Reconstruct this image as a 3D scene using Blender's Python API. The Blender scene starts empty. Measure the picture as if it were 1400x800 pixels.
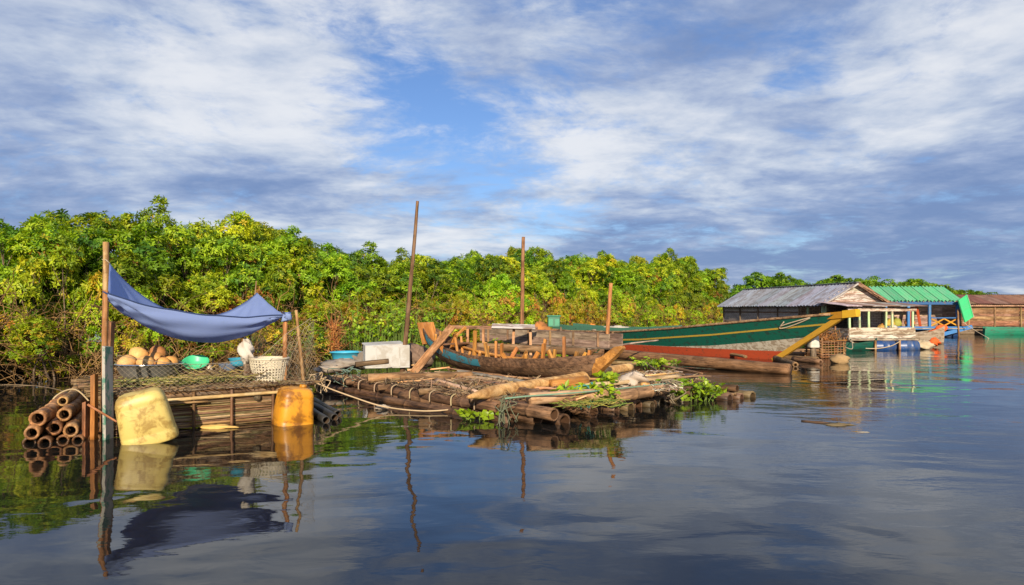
import bpy, math, random
import numpy as np
from mathutils import Vector, Matrix, Euler
R = math.radians
sc = bpy.context.scene
col = sc.collection
rnd = random.Random(7)

# ------------------------------------------------------------------ camera
CAM_H = 1.5
cam = bpy.data.cameras.new('camera'); camo = bpy.data.objects.new('camera', cam); col.objects.link(camo)
camo.location = (0, 0, CAM_H); camo.rotation_euler = (R(90), 0, 0)
cam.sensor_fit = 'HORIZONTAL'; cam.sensor_width = 36; cam.lens = 36*1000/1400
cam.shift_y = 25/1400; cam.clip_start = 0.05; cam.clip_end = 6000
sc.camera = camo

# ------------------------------------------------------------------ light
SUN_EL, SUN_AZ = R(20), R(2)         # azimuth: degrees to the right of straight behind the camera
sd = Vector((math.sin(SUN_AZ)*math.cos(SUN_EL), -math.cos(SUN_AZ)*math.cos(SUN_EL), math.sin(SUN_EL)))
sun = bpy.data.lights.new('sun', 'SUN'); sun.energy = 5.0; sun.angle = R(0.6); sun.color = (1, .85, .63)
suno = bpy.data.objects.new('sun', sun); col.objects.link(suno)
suno.rotation_euler = sd.to_track_quat('Z', 'Y').to_euler()
suno.location = (3, -10, 20)
sc.view_settings.view_transform = 'Standard'; sc.view_settings.look = 'None'
sc.view_settings.gamma = 1; sc.view_settings.exposure = 0.45

# ------------------------------------------------------------------ node helpers
class NT:
    def __init__(s, tree): s.t = tree; s.n = tree.nodes; s.l = tree.links
    def new(s, typ, **kw):
        n = s.n.new(typ)
        for k, v in kw.items(): setattr(n, k, v)
        return n
    def inp(s, sock, v):
        if isinstance(v, bpy.types.NodeSocket): s.l.new(v, sock)
        elif v is not None:
            try: sock.default_value = v
            except Exception: sock.default_value = tuple(v)+(1,)
    def math(s, op, a, b=None, c=None, clamp=False):
        n = s.new('ShaderNodeMath', operation=op); n.use_clamp = clamp
        s.inp(n.inputs[0], a)
        if b is not None: s.inp(n.inputs[1], b)
        if c is not None: s.inp(n.inputs[2], c)
        return n.outputs[0]
    def vmath(s, op, a, b=None):
        n = s.new('ShaderNodeVectorMath', operation=op)
        s.inp(n.inputs[0], a)
        if b is not None: s.inp(n.inputs[1], b)
        return n.outputs['Value'] if op in ('DOT_PRODUCT', 'LENGTH') else n.outputs[0]
    def mix(s, f, a, b, mode='MIX'):
        n = s.new('ShaderNodeMix', data_type='RGBA', blend_type=mode)
        s.inp(n.inputs[0], f); s.inp(n.inputs[6], a if isinstance(a, bpy.types.NodeSocket) else tuple(a)+(1,)*(4-len(a)))
        s.inp(n.inputs[7], b if isinstance(b, bpy.types.NodeSocket) else tuple(b)+(1,)*(4-len(b)))
        return n.outputs[2]
    def sstep(s, v, a, b):
        n = s.new('ShaderNodeMapRange', interpolation_type='SMOOTHSTEP')
        s.inp(n.inputs[0], v); s.inp(n.inputs[1], a); s.inp(n.inputs[2], b)
        return n.outputs[0]
    def noise(s, vec, scale, detail=4, rough=.5, dist=0.0):
        n = s.new('ShaderNodeTexNoise'); s.inp(n.inputs['Vector'], vec)
        n.inputs['Scale'].default_value = scale; n.inputs['Detail'].default_value = detail
        n.inputs['Roughness'].default_value = rough; n.inputs['Distortion'].default_value = dist
        return n.outputs['Fac']
    def xyz(s, x, y, z):
        n = s.new('ShaderNodeCombineXYZ')
        for i, v in enumerate((x, y, z)): s.inp(n.inputs[i], v)
        return n.outputs[0]
    def sep(s, v):
        n = s.new('ShaderNodeSeparateXYZ'); s.inp(n.inputs[0], v); return n.outputs
    def ramp(s, f, stops):
        n = s.new('ShaderNodeValToRGB'); s.inp(n.inputs[0], f)
        e = n.color_ramp.elements
        while len(e) < len(stops): e.new(0.5)
        for i, (p, c) in enumerate(stops): e[i].position = p; e[i].color = tuple(c)+(1,)*(4-len(c))
        return n.outputs[0]
    def bump(s, h, strength, dist):
        n = s.new('ShaderNodeBump'); s.inp(n.inputs['Height'], h)
        n.inputs['Strength'].default_value = strength; n.inputs['Distance'].default_value = dist
        return n.outputs[0]

# ------------------------------------------------------------------ sky: Nishita air with a broken cloud layer
w = bpy.data.worlds.new('World'); sc.world = w; w.use_nodes = True
N = NT(w.node_tree); N.n.clear()
out = N.new('ShaderNodeOutputWorld'); bg = N.new('ShaderNodeBackground'); bg.inputs[1].default_value = 0.1
N.l.new(bg.outputs[0], out.inputs[0])
st = N.new('ShaderNodeTexSky', sky_type='NISHITA'); st.sun_disc = False
st.sun_elevation = SUN_EL; st.sun_rotation = math.atan2(sd.x, sd.y); st.air_density = 1.0; st.dust_density = .6; st.ozone_density = 2.5
tc = N.new('ShaderNodeTexCoord').outputs['Generated']
d3 = N.vmath('NORMALIZE', tc)
dx, dy, dz = N.sep(d3)
dzp = N.math('ABSOLUTE', dz)
zc = N.math('ADD', dzp, 0.15)
cu = N.math('DIVIDE', dx, zc); cv = N.math('DIVIDE', dy, zc)
def blob(px, py, r_in, r_out, sx=1.0):
    c = Vector(((px-700)/1000, 1, (425-py)/1000)).normalized()
    # distance measured with horizontal stretch sx
    df = N.vmath('SUBTRACT', d3, tuple(c))
    df = N.vmath('MULTIPLY', df, (1/sx, 1/sx, 1))
    return N.math('SUBTRACT', 1.0, N.sstep(N.vmath('LENGTH', df), r_in, r_out))
def addall(lst):
    o = lst[0]
    for v in lst[1:]: o = N.math('ADD', o, v)
    return o
cvec = N.xyz(N.math('MULTIPLY', cu, 1.0), N.math('MULTIPLY', cv, 1.0), 3.7)
wv = N.new('ShaderNodeTexNoise'); N.inp(wv.inputs['Vector'], cvec); wv.inputs['Scale'].default_value = .9; wv.inputs['Detail'].default_value = 3
cvw = N.vmath('ADD', cvec, N.vmath('MULTIPLY', N.vmath('SUBTRACT', wv.outputs['Color'], (.5, .5, .5)), (.55, .55, .4)))
n_big = N.noise(cvw, 1.9, 9, .56, .1)
n_fine = N.noise(N.vmath('ADD', cvw, (11.3, 4.1, 2.0)), 4.6, 7, .62, .2)
gap = addall([N.math('MULTIPLY', blob(px, py, .0, r, sx), a) for px, py, r, sx, a in (
    (840, -5, .09, 2.2, .20), (510, 60, .10, 1.5, .12), (590, 150, .10, 1.6, .15), (650, 230, .12, 2.2, .12), (770, 300, .05, 2.6, .16), (1085, 112, .03, 2.6, .15), (690, 95, .12, 1.8, .05))])
n_tiny = N.noise(N.vmath('ADD', cvw, (3.3, 14.1, 6.0)), 13.0, 6, .65, .3)
dens = N.math('SUBTRACT', addall([N.math('MULTIPLY', n_big, .46), N.math('MULTIPLY', n_fine, .34), N.math('MULTIPLY', n_tiny, .20)]), gap)
cover = N.sstep(dens, .28, .50)
cover = N.math('MULTIPLY', cover, .93)
# cloud shade: sunlit tops against grey bellies
cs1 = N.noise(N.vmath('ADD', cvw, (5.2, -2.7, 1.1)), 1.8, 9, .56, .1)
cs2 = N.noise(N.xyz(N.math('MULTIPLY', cu, .9), N.math('MULTIPLY', cv, 1.15), 8.0), 3.4, 8, .58, .15)
lit = addall([N.math('MULTIPLY', blob(px, py, .0, r, sx), a) for px, py, r, sx, a in (
    (420, 150, .22, 1.8, .10), (820, 185, .12, 2.4, .12), (1160, 180, .15, 1.6, .10), (600, 330, .05, 5.0, .10), (130, 60, .2, 1.6, .04), (1330, 60, .12, 1.6, .06),
    (1010, 350, .08, 5.0, -.13), (1330, 300, .14, 2.0, -.12), (30, 250, .12, 1.8, -.11), (330, 250, .06, 2.8, -.10), (900, 60, .10, 2.0, -.06), (1250, 210, .06, 1.5, -.06))])
shade = N.math('ADD', addall([N.math('MULTIPLY', cs1, .45), N.math('MULTIPLY', cs2, .33), N.math('MULTIPLY', n_fine, .22)]), lit)
ccol = N.ramp(N.sstep(shade, .33, .70), [(0, (.185, .275, .50)), (.33, (.335, .42, .62)), (.64, (.54, .61, .74)), (1, (.82, .84, .88))])
CL = N.vmath('MULTIPLY', ccol, (7.4, 7.4, 7.4))
skyc = N.mix(1.0, st.outputs[0], (.64, .74, .96), 'MULTIPLY')
N.l.new(N.mix(cover, skyc, CL), bg.inputs[0])

# ------------------------------------------------------------------ points
def P(px, py, Y): return Vector(((px-700)/1000*Y, Y, CAM_H-(py-425)/1000*Y))
def PZ(px, py, z):
    Y = (CAM_H-z)*1000/(py-425); return Vector(((px-700)/1000*Y, Y, z))

# ------------------------------------------------------------------ scene-object helpers
def tag(o, label=None, cat=None, group=None, kind=None):
    if label: o['label'] = label
    if cat: o['category'] = cat
    if group: o['group'] = group
    if kind: o['kind'] = kind
    return o
def empty(name, loc=(0, 0, 0), rz=0, parent=None):
    o = bpy.data.objects.new(name, None); o.empty_display_size = .2; col.objects.link(o)
    o.location = loc; o.rotation_euler = (0, 0, rz); o.parent = parent
    return o
def thing(name, label, cat, loc=(0, 0, 0), rz=0, group=None, kind=None):
    return tag(empty(name, loc, rz), label, cat, group, kind)
def tint(o, c):
    o.color = (c[0], c[1], c[2], 1); return o
def vary(c, a=.15, r=rnd):
    k = 1+r.uniform(-a, a); return tuple(max(0, x*k*(1+r.uniform(-a, a)*.4)) for x in c)

class MB:
    def __init__(s): s.v = []; s.f = []; s.sm = True
    def add(s, v, f):
        b = len(s.v); s.v += [tuple(x) for x in v]; s.f += [tuple(i+b for i in q) for q in f]; return s
    def box(s, c, size, rot=None, bevel=0):
        hx, hy, hz = [x/2 for x in size]; c = Vector(c)
        M = rot.to_matrix() if isinstance(rot, Euler) else (rot or Matrix.Identity(3))
        if bevel <= 0:
            vs = [c+M@Vector((sx*hx, sy*hy, sz*hz)) for sx in (-1, 1) for sy in (-1, 1) for sz in (-1, 1)]
            return s.add(vs, [(0, 1, 3, 2), (4, 6, 7, 5), (0, 4, 5, 1), (2, 3, 7, 6), (0, 2, 6, 4), (1, 5, 7, 3)])
        b = bevel; vs = []; 
        for z, k in ((-hz, 1), (-hz+b, 0), (hz-b, 0), (hz, 1)):
            ax, ay = hx-b*k, hy-b*k
            for (x, y) in ((-ax, -ay+b), (-ax+b, -ay), (ax-b, -ay), (ax, -ay+b), (ax, ay-b), (ax-b, ay), (-ax+b, ay), (-ax, ay-b)):
                vs.append(c+M@Vector((x, y, z)))
        fs = [tuple(range(7, -1, -1)), tuple(range(24, 32))]
        for r in range(3):
            for i in range(8):
                j = (i+1) % 8; fs.append((r*8+i, r*8+j, r*8+8+j, r*8+8+i))
        return s.add(vs, fs)
    def tube(s, pts, rad, n=8, cap=True, sq=1.0):
        pts = [Vector(p) for p in pts]; m = len(pts)
        if not hasattr(rad, '__len__'): rad = [rad]*m
        up = Vector((0, 0, 1)); vs = []; t0 = (pts[1]-pts[0]).normalized()
        if abs(t0.dot(up)) > .9: up = Vector((1, 0, 0))
        for i, p in enumerate(pts):
            t = (pts[min(i+1, m-1)]-pts[max(i-1, 0)]).normalized()
            a = t.cross(up).normalized(); b = a.cross(t).normalized(); up = b
            for k in range(n):
                q = 2*math.pi*k/n; vs.append(p+(a*math.cos(q)+b*math.sin(q)*sq)*rad[i])
        fs = [(i*n+k, i*n+(k+1) % n, (i+1)*n+(k+1) % n, (i+1)*n+k) for i in range(m-1) for k in range(n)]
        if cap: fs += [tuple(range(n-1, -1, -1)), tuple((m-1)*n+k for k in range(n))]
        return s.add(vs, fs)
    def lathe(s, prof, n=24, c=(0, 0, 0), sy=1.0, M=None):
        c = Vector(c); vs = []
        for r, z in prof:
            for k in range(n):
                q = 2*math.pi*k/n; v = Vector((r*math.cos(q), r*math.sin(q)*sy, z)); vs.append(c+(M@v if M else v))
        m = len(prof)
        fs = [(i*n+k, i*n+(k+1) % n, (i+1)*n+(k+1) % n, (i+1)*n+k) for i in range(m-1) for k in range(n)]
        return s.add(vs, fs)
    def grid(s, fn, nu, nv):
        vs = [fn(i/nu, j/nv) for j in range(nv+1) for i in range(nu+1)]; k = nu+1
        return s.add(vs, [(j*k+i, j*k+i+1, (j+1)*k+i+1, (j+1)*k+i) for j in range(nv) for i in range(nu)])
    def mesh(s, name, mat, smooth=False):
        me = bpy.data.meshes.new(name); me.from_pydata(s.v, [], s.f)
        if mat: me.materials.append(mat)
        if smooth: me.polygons.foreach_set('use_smooth', [True]*len(me.polygons))
        me.update(); return me
    def build(s, name, mat, parent=None, smooth=False, loc=None):
        o = bpy.data.objects.new(name, s.mesh(name, mat, smooth)); col.objects.link(o); o.parent = parent
        if loc is not None: o.location = loc
        return o
def link(name, me, parent=None, loc=(0, 0, 0), rot=None):
    o = bpy.data.objects.new(name, me); col.objects.link(o); o.parent = parent; o.location = loc
    if rot is not None: o.rotation_euler = rot
    return o
def xframe(p0, p1, roll=0):
    """rotation whose local X runs from p0 to p1"""
    d = (Vector(p1)-Vector(p0)).normalized()
    z = Vector((0, 0, 1)) if abs(d.z) < .95 else Vector((0, 1, 0))
    y = z.cross(d).normalized(); z = d.cross(y)
    M = Matrix((d, y, z)).transposed()
    return (M @ Matrix.Rotation(roll, 3, 'X')).to_euler()
def place(o, p0, p1, parent_inv=None, roll=0):
    o.location = Vector(p0); o.rotation_euler = xframe(p0, p1, roll); return o

def pole_mesh(L, r0, r1, mat, bow=0.0, nodes=0, hollow=0.0, n=9, rough=.05, pointed=False, r=rnd):
    """round pole along +X from 0 to L; bamboo joints, bow, open ends"""
    mb = MB(); m = max(6, int(L/.16)); m = min(m, 40); pts = []; rad = []
    a1, a2 = r.uniform(0, 6.28), r.uniform(0, 6.28)
    xs = [L*i/m for i in range(m+1)]
    if nodes:
        sp = L/(nodes+1)
        for k in range(1, nodes+1):
            xs += [k*sp-.012, k*sp, k*sp+.012]
    xs = sorted(set(xs))
    for x in xs:
        t = x/L; b = bow*math.sin(math.pi*t)
        pts.append(Vector((x, b*math.cos(a1)+.006*math.sin(3.1*x+a2), b*math.sin(a1)*.6)))
        rr = (r0+(r1-r0)*t)*(1+rough*(r.random()-.5))
        if nodes:
            sp = L/(nodes+1); q = abs((x/sp)-round(x/sp))*sp
            if q < .005 and 0 < round(x/sp) < nodes+1: rr *= 1.13
        if pointed and x < .3*L*.35: rr *= .25+.75*x/(.3*L*.35)
        rad.append(rr)
    mb.tube(pts, rad, n, cap=(hollow <= 0))
    if hollow > 0:
        k = len(pts)
        for e, q, sgn in ((0, pts[0], 1), (k-1, pts[-1], -1)):
            base = e*n; b = len(mb.v); mb.hole = getattr(mb, 'hole', [])
            cen = pts[e]
            ring1 = [Vector(cen)+(Vector(mb.v[base+i])-cen)*hollow for i in range(n)]
            ring2 = [v+Vector((sgn*.34, 0, 0)) for v in ring1]
            mb.v += [tuple(v) for v in ring1+ring2]
            for i in range(n):
                j = (i+1) % n
                if e == 0:
                    mb.f += [(base+j, base+i, b+i, b+j), (b+j, b+i, b+n+i, b+n+j)]; mb.hole.append(len(mb.f)-1)
                else:
                    mb.f += [(base+i, base+j, b+j, b+i), (b+i, b+j, b+n+j, b+n+i)]; mb.hole.append(len(mb.f)-1)
            mb.f.append(tuple(b+n+i for i in (range(n-1, -1, -1) if e == 0 else range(n)))); mb.hole.append(len(mb.f)-1)
    me = mb.mesh('pole', mat, True)
    if hollow > 0:
        me.materials.append(M['hole'])
        for i in mb.hole: me.polygons[i].material_index = 1
    return me
def pole(name, p0, p1, r0, r1=None, mat=None, parent=None, c=(1, 1, 1), var=.15, roll=None, **kw):
    p0, p1 = Vector(p0), Vector(p1)
    o = link(name, pole_mesh((p1-p0).length, r0, r1 if r1 is not None else r0, mat, **kw), parent)
    o.data.name = name
    place(o, p0, p1, roll=rnd.uniform(0, 6.28) if roll is None else roll); tint(o, vary(c, var)); return o
def plank(name, p0, p1, wdt, th, mat, parent=None, c=(1, 1, 1), var=.15, roll=0.0, rag=.012, warp=.0, seg=8):
    """sawn board along local X, width on local Y, thickness on Z, slightly uneven ends and edges"""
    p0, p1 = Vector(p0), Vector(p1); L = (p1-p0).length; mb = MB(); vs = []
    a = rnd.uniform(0, 6)
    for i in range(seg+1):
        x = L*i/seg; wz = warp*math.sin(math.pi*i/seg)+.002*math.sin(5*x+a)
        hw = wdt/2*(1+rag*math.sin(7*x+a))
        for sy, sz in ((-1, -1), (1, -1), (1, 1), (-1, 1)):
            xx = x+(rnd.uniform(-rag, rag) if i in (0, seg) else 0)
            vs.append((xx, sy*hw, sz*th/2+wz))
    fs = [(i*4+k, i*4+4+k, i*4+4+(k+1) % 4, i*4+(k+1) % 4) for i in range(seg) for k in range(4)]
    fs += [(0, 1, 2, 3), tuple(seg*4+k for k in (3, 2, 1, 0))]
    mb.add(vs, fs); o = mb.build(name, mat, parent)
    place(o, p0, p1, roll=roll); tint(o, vary(c, var)); return o
def rope(name, pts, r, mat, parent=None, n=6, sub=6, c=(1, 1, 1)):
    q = spline(pts, sub); o = MB().tube(q, r, n).build(name, mat, parent, True); tint(o, c); return o
def spline(pts, sub=6):
    pts = [Vector(p) for p in pts]; o = []
    for i in range(len(pts)-1):
        a = pts[max(i-1, 0)]; b = pts[i]; c = pts[i+1]; d = pts[min(i+2, len(pts)-1)]
        for k in range(sub):
            t = k/sub
            o.append(.5*((2*b)+(c-a)*t+(2*a-5*b+4*c-d)*t*t+(3*b-a-3*c+d)*t**3))
    o.append(pts[-1]); return o

# ------------------------------------------------------------------ materials
def newmat(name):
    m = bpy.data.materials.new(name); m.use_nodes = True; T = NT(m.node_tree); T.n.clear()
    o = T.new('ShaderNodeOutputMaterial'); b = T.new('ShaderNodeBsdfPrincipled'); T.l.new(b.outputs[0], o.inputs[0])
    return m, T, b, o
def objcoord(T, sc3, rand=True):
    tc = T.new('ShaderNodeTexCoord').outputs['Object']
    if rand:
        oi = T.new('ShaderNodeObjectInfo'); r = T.math('MULTIPLY', oi.outputs['Random'], 37.0)
        tc = T.vmath('ADD', tc, T.xyz(r, r, r))
    return T.vmath('MULTIPLY', tc, sc3)
def ocol(T): return T.new('ShaderNodeObjectInfo').outputs['Color']
def wood(name, c1, c2, rough=.8, sc3=(1.6, 22, 22), bump=.5, patch=(.5, .48, .46), pamt=.5, dist=.012):
    m, T, b, o = newmat(name)
    v = objcoord(T, sc3); g = T.noise(v, 1.0, 7, .65, .6)
    v2 = objcoord(T, (3, 6, 6)); pn = T.noise(v2, 1.0, 5, .6)
    fine = T.noise(objcoord(T, (14, 120, 120)), 1.0, 3, .6)
    gg = T.math('ADD', T.math('MULTIPLY', g, .75), T.math('MULTIPLY', fine, .25))
    c = T.ramp(gg, [(.37, tuple(x*.75 for x in c1)), (.5, tuple((a+d)/2 for a, d in zip(c1, c2))), (.62, tuple(min(1, x*1.12) for x in c2))])
    big = T.noise(objcoord(T, (1.1, 3.5, 3.5)), 1.0, 4, .6); c = T.mix(T.math('MULTIPLY', T.sstep(big, .52, .40), .55), c, tuple(x*.6 for x in c1))
    c = T.mix(T.math('MULTIPLY', T.sstep(pn, .50, .62), pamt*1.3), c, patch)
    # dark cracks along the grain
    cr = T.sstep(T.noise(objcoord(T, (1.0, 40, 40)), 1.0, 3, .7), .34, .26)
    c = T.mix(T.math('MULTIPLY', T.math('SUBTRACT', 1.0, T.sstep(T.noise(objcoord(T, (1.0, 40, 40)), 1.0, 3, .7), .27, .36)), .75), c, tuple(x*.25 for x in c1))
    c = T.mix(1.0, c, ocol(T), 'MULTIPLY')
    # water-soaked band just above the lake surface
    pz = T.sep(T.new('ShaderNodeNewGeometry').outputs['Position'])[2]
    wet = T.math('SUBTRACT', 1.0, T.sstep(T.math('SUBTRACT', pz, T.math('MULTIPLY', T.math('SUBTRACT', pn, .5), .10)), .01, .07))
    c = T.mix(T.math('MULTIPLY', wet, .55), c, T.mix(1.0, c, (.35, .33, .30), 'MULTIPLY'))
    T.l.new(c, b.inputs['Base Color']); b.inputs['Roughness'].default_value = rough
    T.l.new(T.math('SUBTRACT', rough, T.math('MULTIPLY', wet, .4)), b.inputs['Roughness'])
    T.l.new(T.bump(gg, bump, dist), b.inputs['Normal']); b.inputs['Specular IOR Level'].default_value = .3
    return m
M = {}
M['wood'] = wood('weathered wood', (.12, .085, .055), (.36, .27, .18), patch=(.40, .35, .29), pamt=.35)
M['dark'] = wood('dark wet wood', (.05, .033, .023), (.24, .17, .11), patch=(.27, .21, .16), pamt=.3)
M['bamboo'] = wood('bamboo', (.15, .085, .042), (.40, .27, .15), rough=.6, sc3=(1.2, 16, 16), bump=.3, patch=(.46, .39, .29), pamt=.35)
M['fresh'] = wood('fresh orange wood', (.34, .14, .03), (.62, .30, .075), rough=.65, bump=.3, patch=(.42, .25, .12), pamt=.3)
M['pale'] = wood('pale bare log', (.36, .22, .10), (.70, .52, .31), rough=.7, sc3=(1.4, 10, 10), bump=.4, patch=(.6, .5, .36), pamt=.4)
M['grey'] = wood('grey sunbleached wood', (.17, .14, .12), (.44, .39, .34), patch=(.5, .47, .43), pamt=.4)

def plain(name, c, rough=.5, metal=0.0, var=.12, scale=6.0, dirt=None, damt=.4, bump=0.0, spec=.5, sub=None, dsc=3.0):
    m, T, b, o = newmat(name); v = objcoord(T, (1, 1, 1))
    n = T.noise(v, scale, 5, .6); n2 = T.noise(v, dsc, 6, .65, .4)
    cc = T.mix(n, tuple(x*(1-var) for x in c), tuple(min(1, x*(1+var)) for x in c))
    if dirt: cc = T.mix(T.math('MULTIPLY', T.sstep(n2, .44, .61), damt), cc, dirt)
    cc = T.mix(1.0, cc, ocol(T), 'MULTIPLY')
    T.l.new(cc, b.inputs['Base Color']); b.inputs['Metallic'].default_value = metal
    T.l.new(T.math('ADD', rough-.08, T.math('MULTIPLY', n2, .16)), b.inputs['Roughness'])
    b.inputs['Specular IOR Level'].default_value = spec
    if bump: T.l.new(T.bump(n2, bump, .02), b.inputs['Normal'])
    if sub:
        b.inputs['Subsurface Weight'].default_value = sub; b.inputs['Subsurface Radius'].default_value = (.05, .035, .015)
    return m
def peeling(name, paint, under, amt=.5, rough=.75, sc3=(2, 9, 9)):
    m, T, b, o = newmat(name); v = objcoord(T, sc3)
    n = T.noise(v, 1.0, 8, .7, .5); g = T.noise(objcoord(T, (2, 26, 26)), 1.0, 5, .6)
    mk = T.sstep(n, amt-.05, amt+.04)
    un = T.mix(g, tuple(x*.5 for x in under), tuple(min(1, x*1.3) for x in under))
    pt = T.mix(T.noise(v, 3.0, 4, .6), tuple(x*.75 for x in paint), tuple(min(1, x*1.1) for x in paint))
    c = T.mix(mk, pt, un); c = T.mix(1.0, c, ocol(T), 'MULTIPLY')
    T.l.new(c, b.inputs['Base Color']); b.inputs['Roughness'].default_value = rough; b.inputs['Specular IOR Level'].default_value = .3
    h = T.math('ADD', T.math('MULTIPLY', T.math('SUBTRACT', 1.0, mk), .5), T.math('MULTIPLY', g, .4))
    T.l.new(T.bump(h, .5, .008), b.inputs['Normal'])
    return m
M['white_paint'] = peeling('peeling white paint', (.50, .47, .43), (.24, .18, .14), .51)
M['green_white'] = peeling('mixed green and white paint', (.10, .25, .18), (.42, .41, .36), .46, sc3=(5, 7, 7))
M['pale_green'] = peeling('pale green paint', (.40, .50, .32), (.30, .26, .2), .58)
M['blue_paint'] = peeling('blue paint', (.035, .13, .33), (.16, .13, .12), .60)
M['teal_wood'] = peeling('worn teal paint on dark planks', (.035, .19, .26), (.12, .075, .045), .56, sc3=(1.3, 5, 5))
M['hull_green'] = peeling('hull green paint', (.008, .095, .066), (.02, .055, .042), .56, rough=.5)
M['hull_red'] = peeling('hull red paint', (.42, .065, .025), (.20, .06, .03), .60, rough=.6)
M['hull_white'] = peeling('hull white paint', (.46, .41, .34), (.28, .22, .16), .52)
M['hull_inner'] = peeling('light green inner paint', (.12, .32, .23), (.10, .16, .12), .60)
M['yellow_paint'] = peeling('ochre yellow paint', (.58, .34, .03), (.34, .22, .06), .60)
M['orange_paint'] = peeling('orange red paint', (.72, .12, .025), (.35, .10, .04), .62)
M['gutter'] = plain('rusty sheet', (.22, .15, .11), .75, 0, .3, 8, (.10, .06, .04), .6, .3)
M['tin'] = plain('grey corrugated tin', (.34, .35, .38), .5, .3, .2, 3, (.17, .13, .11), .7, 0)
M['tin_green'] = plain('green corrugated tin', (.10, .42, .20), .55, 0, .15, 3, (.22, .34, .22), .4, 0)
M['panel_green'] = plain('bright green painted panel', (.05, .52, .20), .5, 0, .12, 3, (.10, .30, .16), .3, 0)
M['steel'] = plain('steel basin', (.30, .30, .30), .38, .55, .08, 10, (.20, .18, .16), .35, 0)
M['hole'] = plain('bamboo hollow with painted shade', (.05, .032, .02), .9, 0, .3, 8, None, 0, 0, .2)  # inner faces of open log ends; shade of the hollow put into the colour
M['rim_steel'] = plain('polished steel rim', (.62, .61, .60), .2, 1.0, .05, 10, None, 0, 0)
M['tarp0'] = plain('blue grey cloth', (.22, .31, .60), .85, 0, .06, 5, (.20, .28, .52), .25, .05, .2)
M['yellow_can'] = plain('translucent yellow plastic', (.56, .43, .13), .45, 0, .08, 4, (.30, .19, .045), .9, .25, .5, .1, 6.0)
M['orange_can'] = plain('stained orange plastic', (.62, .27, .018), .42, 0, .12, 4, (.19, .07, .01), .9, .2, .5, .08, 3.2)
M['white_plastic'] = plain('off white plastic', (.55, .52, .47), .5, 0, .05, 6, (.45, .38, .28), .4, 0)
M['foam'] = plain('white foam', (.46, .455, .44), .8, 0, .06, 8, (.30, .26, .21), .6, .15)
M['blue_plastic'] = plain('light blue plastic', (.05, .38, .58), .4, 0, .06, 5, (.05, .25, .36), .4, 0)
M['barrel'] = plain('blue barrel', (.014, .055, .19), .4, 0, .1, 5, (.10, .11, .13), .5, 0)
M['green_plastic'] = plain('green plastic', (.06, .52, .26), .4, 0, .05, 5, (.05, .3, .16), .3, 0)
M['green_crate'] = plain('dark green crate', (.03, .24, .14), .5, 0, .1, 5, (.04, .12, .08), .4, 0)
M['black'] = plain('black rubber', (.018, .018, .018), .5, 0, .2, 5, (.06, .05, .04), .4, 0)
M['grey_plastic'] = plain('grey enamel', (.16, .19, .24), .5, 0, .1, 5, (.1, .1, .1), .4, 0)
M['cloth_white'] = plain('white sacking', (.52, .48, .43), .9, 0, .06, 6, (.30, .25, .20), .5, .2, .2)
M['sack'] = plain('grey sack', (.27, .25, .23), .9, 0, .1, 8, (.16, .13, .11), .5, .3, .2)
M['gourd'] = plain('tan gourd', (.60, .36, .14), .6, 0, .15, 5, (.42, .24, .10), .5, .15)
M['rope'] = plain('pale rope', (.44, .36, .26), .9, 0, .15, 60, (.30, .23, .15), .4, .3, .2)
M['rope_green'] = plain('faded green rope', (.14, .22, .18), .9, 0, .2, 40, (.14, .18, .13), .5, .3, .2)
M['net'] = plain('net twine', (.34, .28, .20), .9, 0, .2, 10, None, 0, 0, .2)
M['rust'] = plain('rust orange fibre', (.42, .17, .05), .9, 0, .25, 10, (.2, .09, .04), .5, .3, .2)
M['hemcord'] = plain('dark blue cord', (.03, .05, .13), .9, 0, .1, 10, None, 0, 0, .2)
M['mud'] = plain('bank mud', (.06, .045, .028), .95, 0, .3, 2, (.03, .024, .016), .6, .6, .2)
M['foamdirty'] = plain('yellowed foam', (.62, .40, .12), .8, 0, .1, 6, (.40, .24, .07), .5, .3)
M['basket'] = plain('cream woven plastic', (.58, .52, .40), .55, 0, .06, 6, (.5, .42, .3), .3, 0)

def wallmat():
    m, T, b, o = newmat('woven leaf wall'); tc = T.new('ShaderNodeTexCoord').outputs['Object']
    x, y, z = T.sep(tc); s = T.math('ADD', x, y)
    br = T.new('ShaderNodeTexBrick'); T.inp(br.inputs['Vector'], T.xyz(s, z, 0))
    br.inputs['Scale'].default_value = 1; br.inputs['Brick Width'].default_value = .22; br.inputs['Row Height'].default_value = .07
    br.inputs['Mortar Size'].default_value = .008; br.inputs['Color1'].default_value = (.56, .46, .40, 1); br.inputs['Color2'].default_value = (.42, .33, .29, 1)
    br.inputs['Mortar'].default_value = (.07, .05, .045, 1)
    n = T.noise(tc, 2.2, 6, .65); c = T.mix(T.math('MULTIPLY', T.sstep(n, .42, .7), .6), br.outputs['Color'], (.48, .42, .38))
    f = T.noise(T.xyz(T.math('MULTIPLY', s, 30), T.math('MULTIPLY', z, 6), 0), 1, 4, .6)
    c = T.mix(1.0, c, T.ramp(f, [(.2, (.55, .55, .55)), (.8, (1.2, 1.2, 1.2))]), 'MULTIPLY')
    T.l.new(c, b.inputs['Base Color']); b.inputs['Roughness'].default_value = .95; b.inputs['Specular IOR Level'].default_value = .15
    T.l.new(T.bump(T.math('ADD', br.outputs['Fac'], T.math('MULTIPLY', f, -.6)), .6, -.012), b.inputs['Normal'])
    return m
M['wall'] = wallmat()

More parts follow.
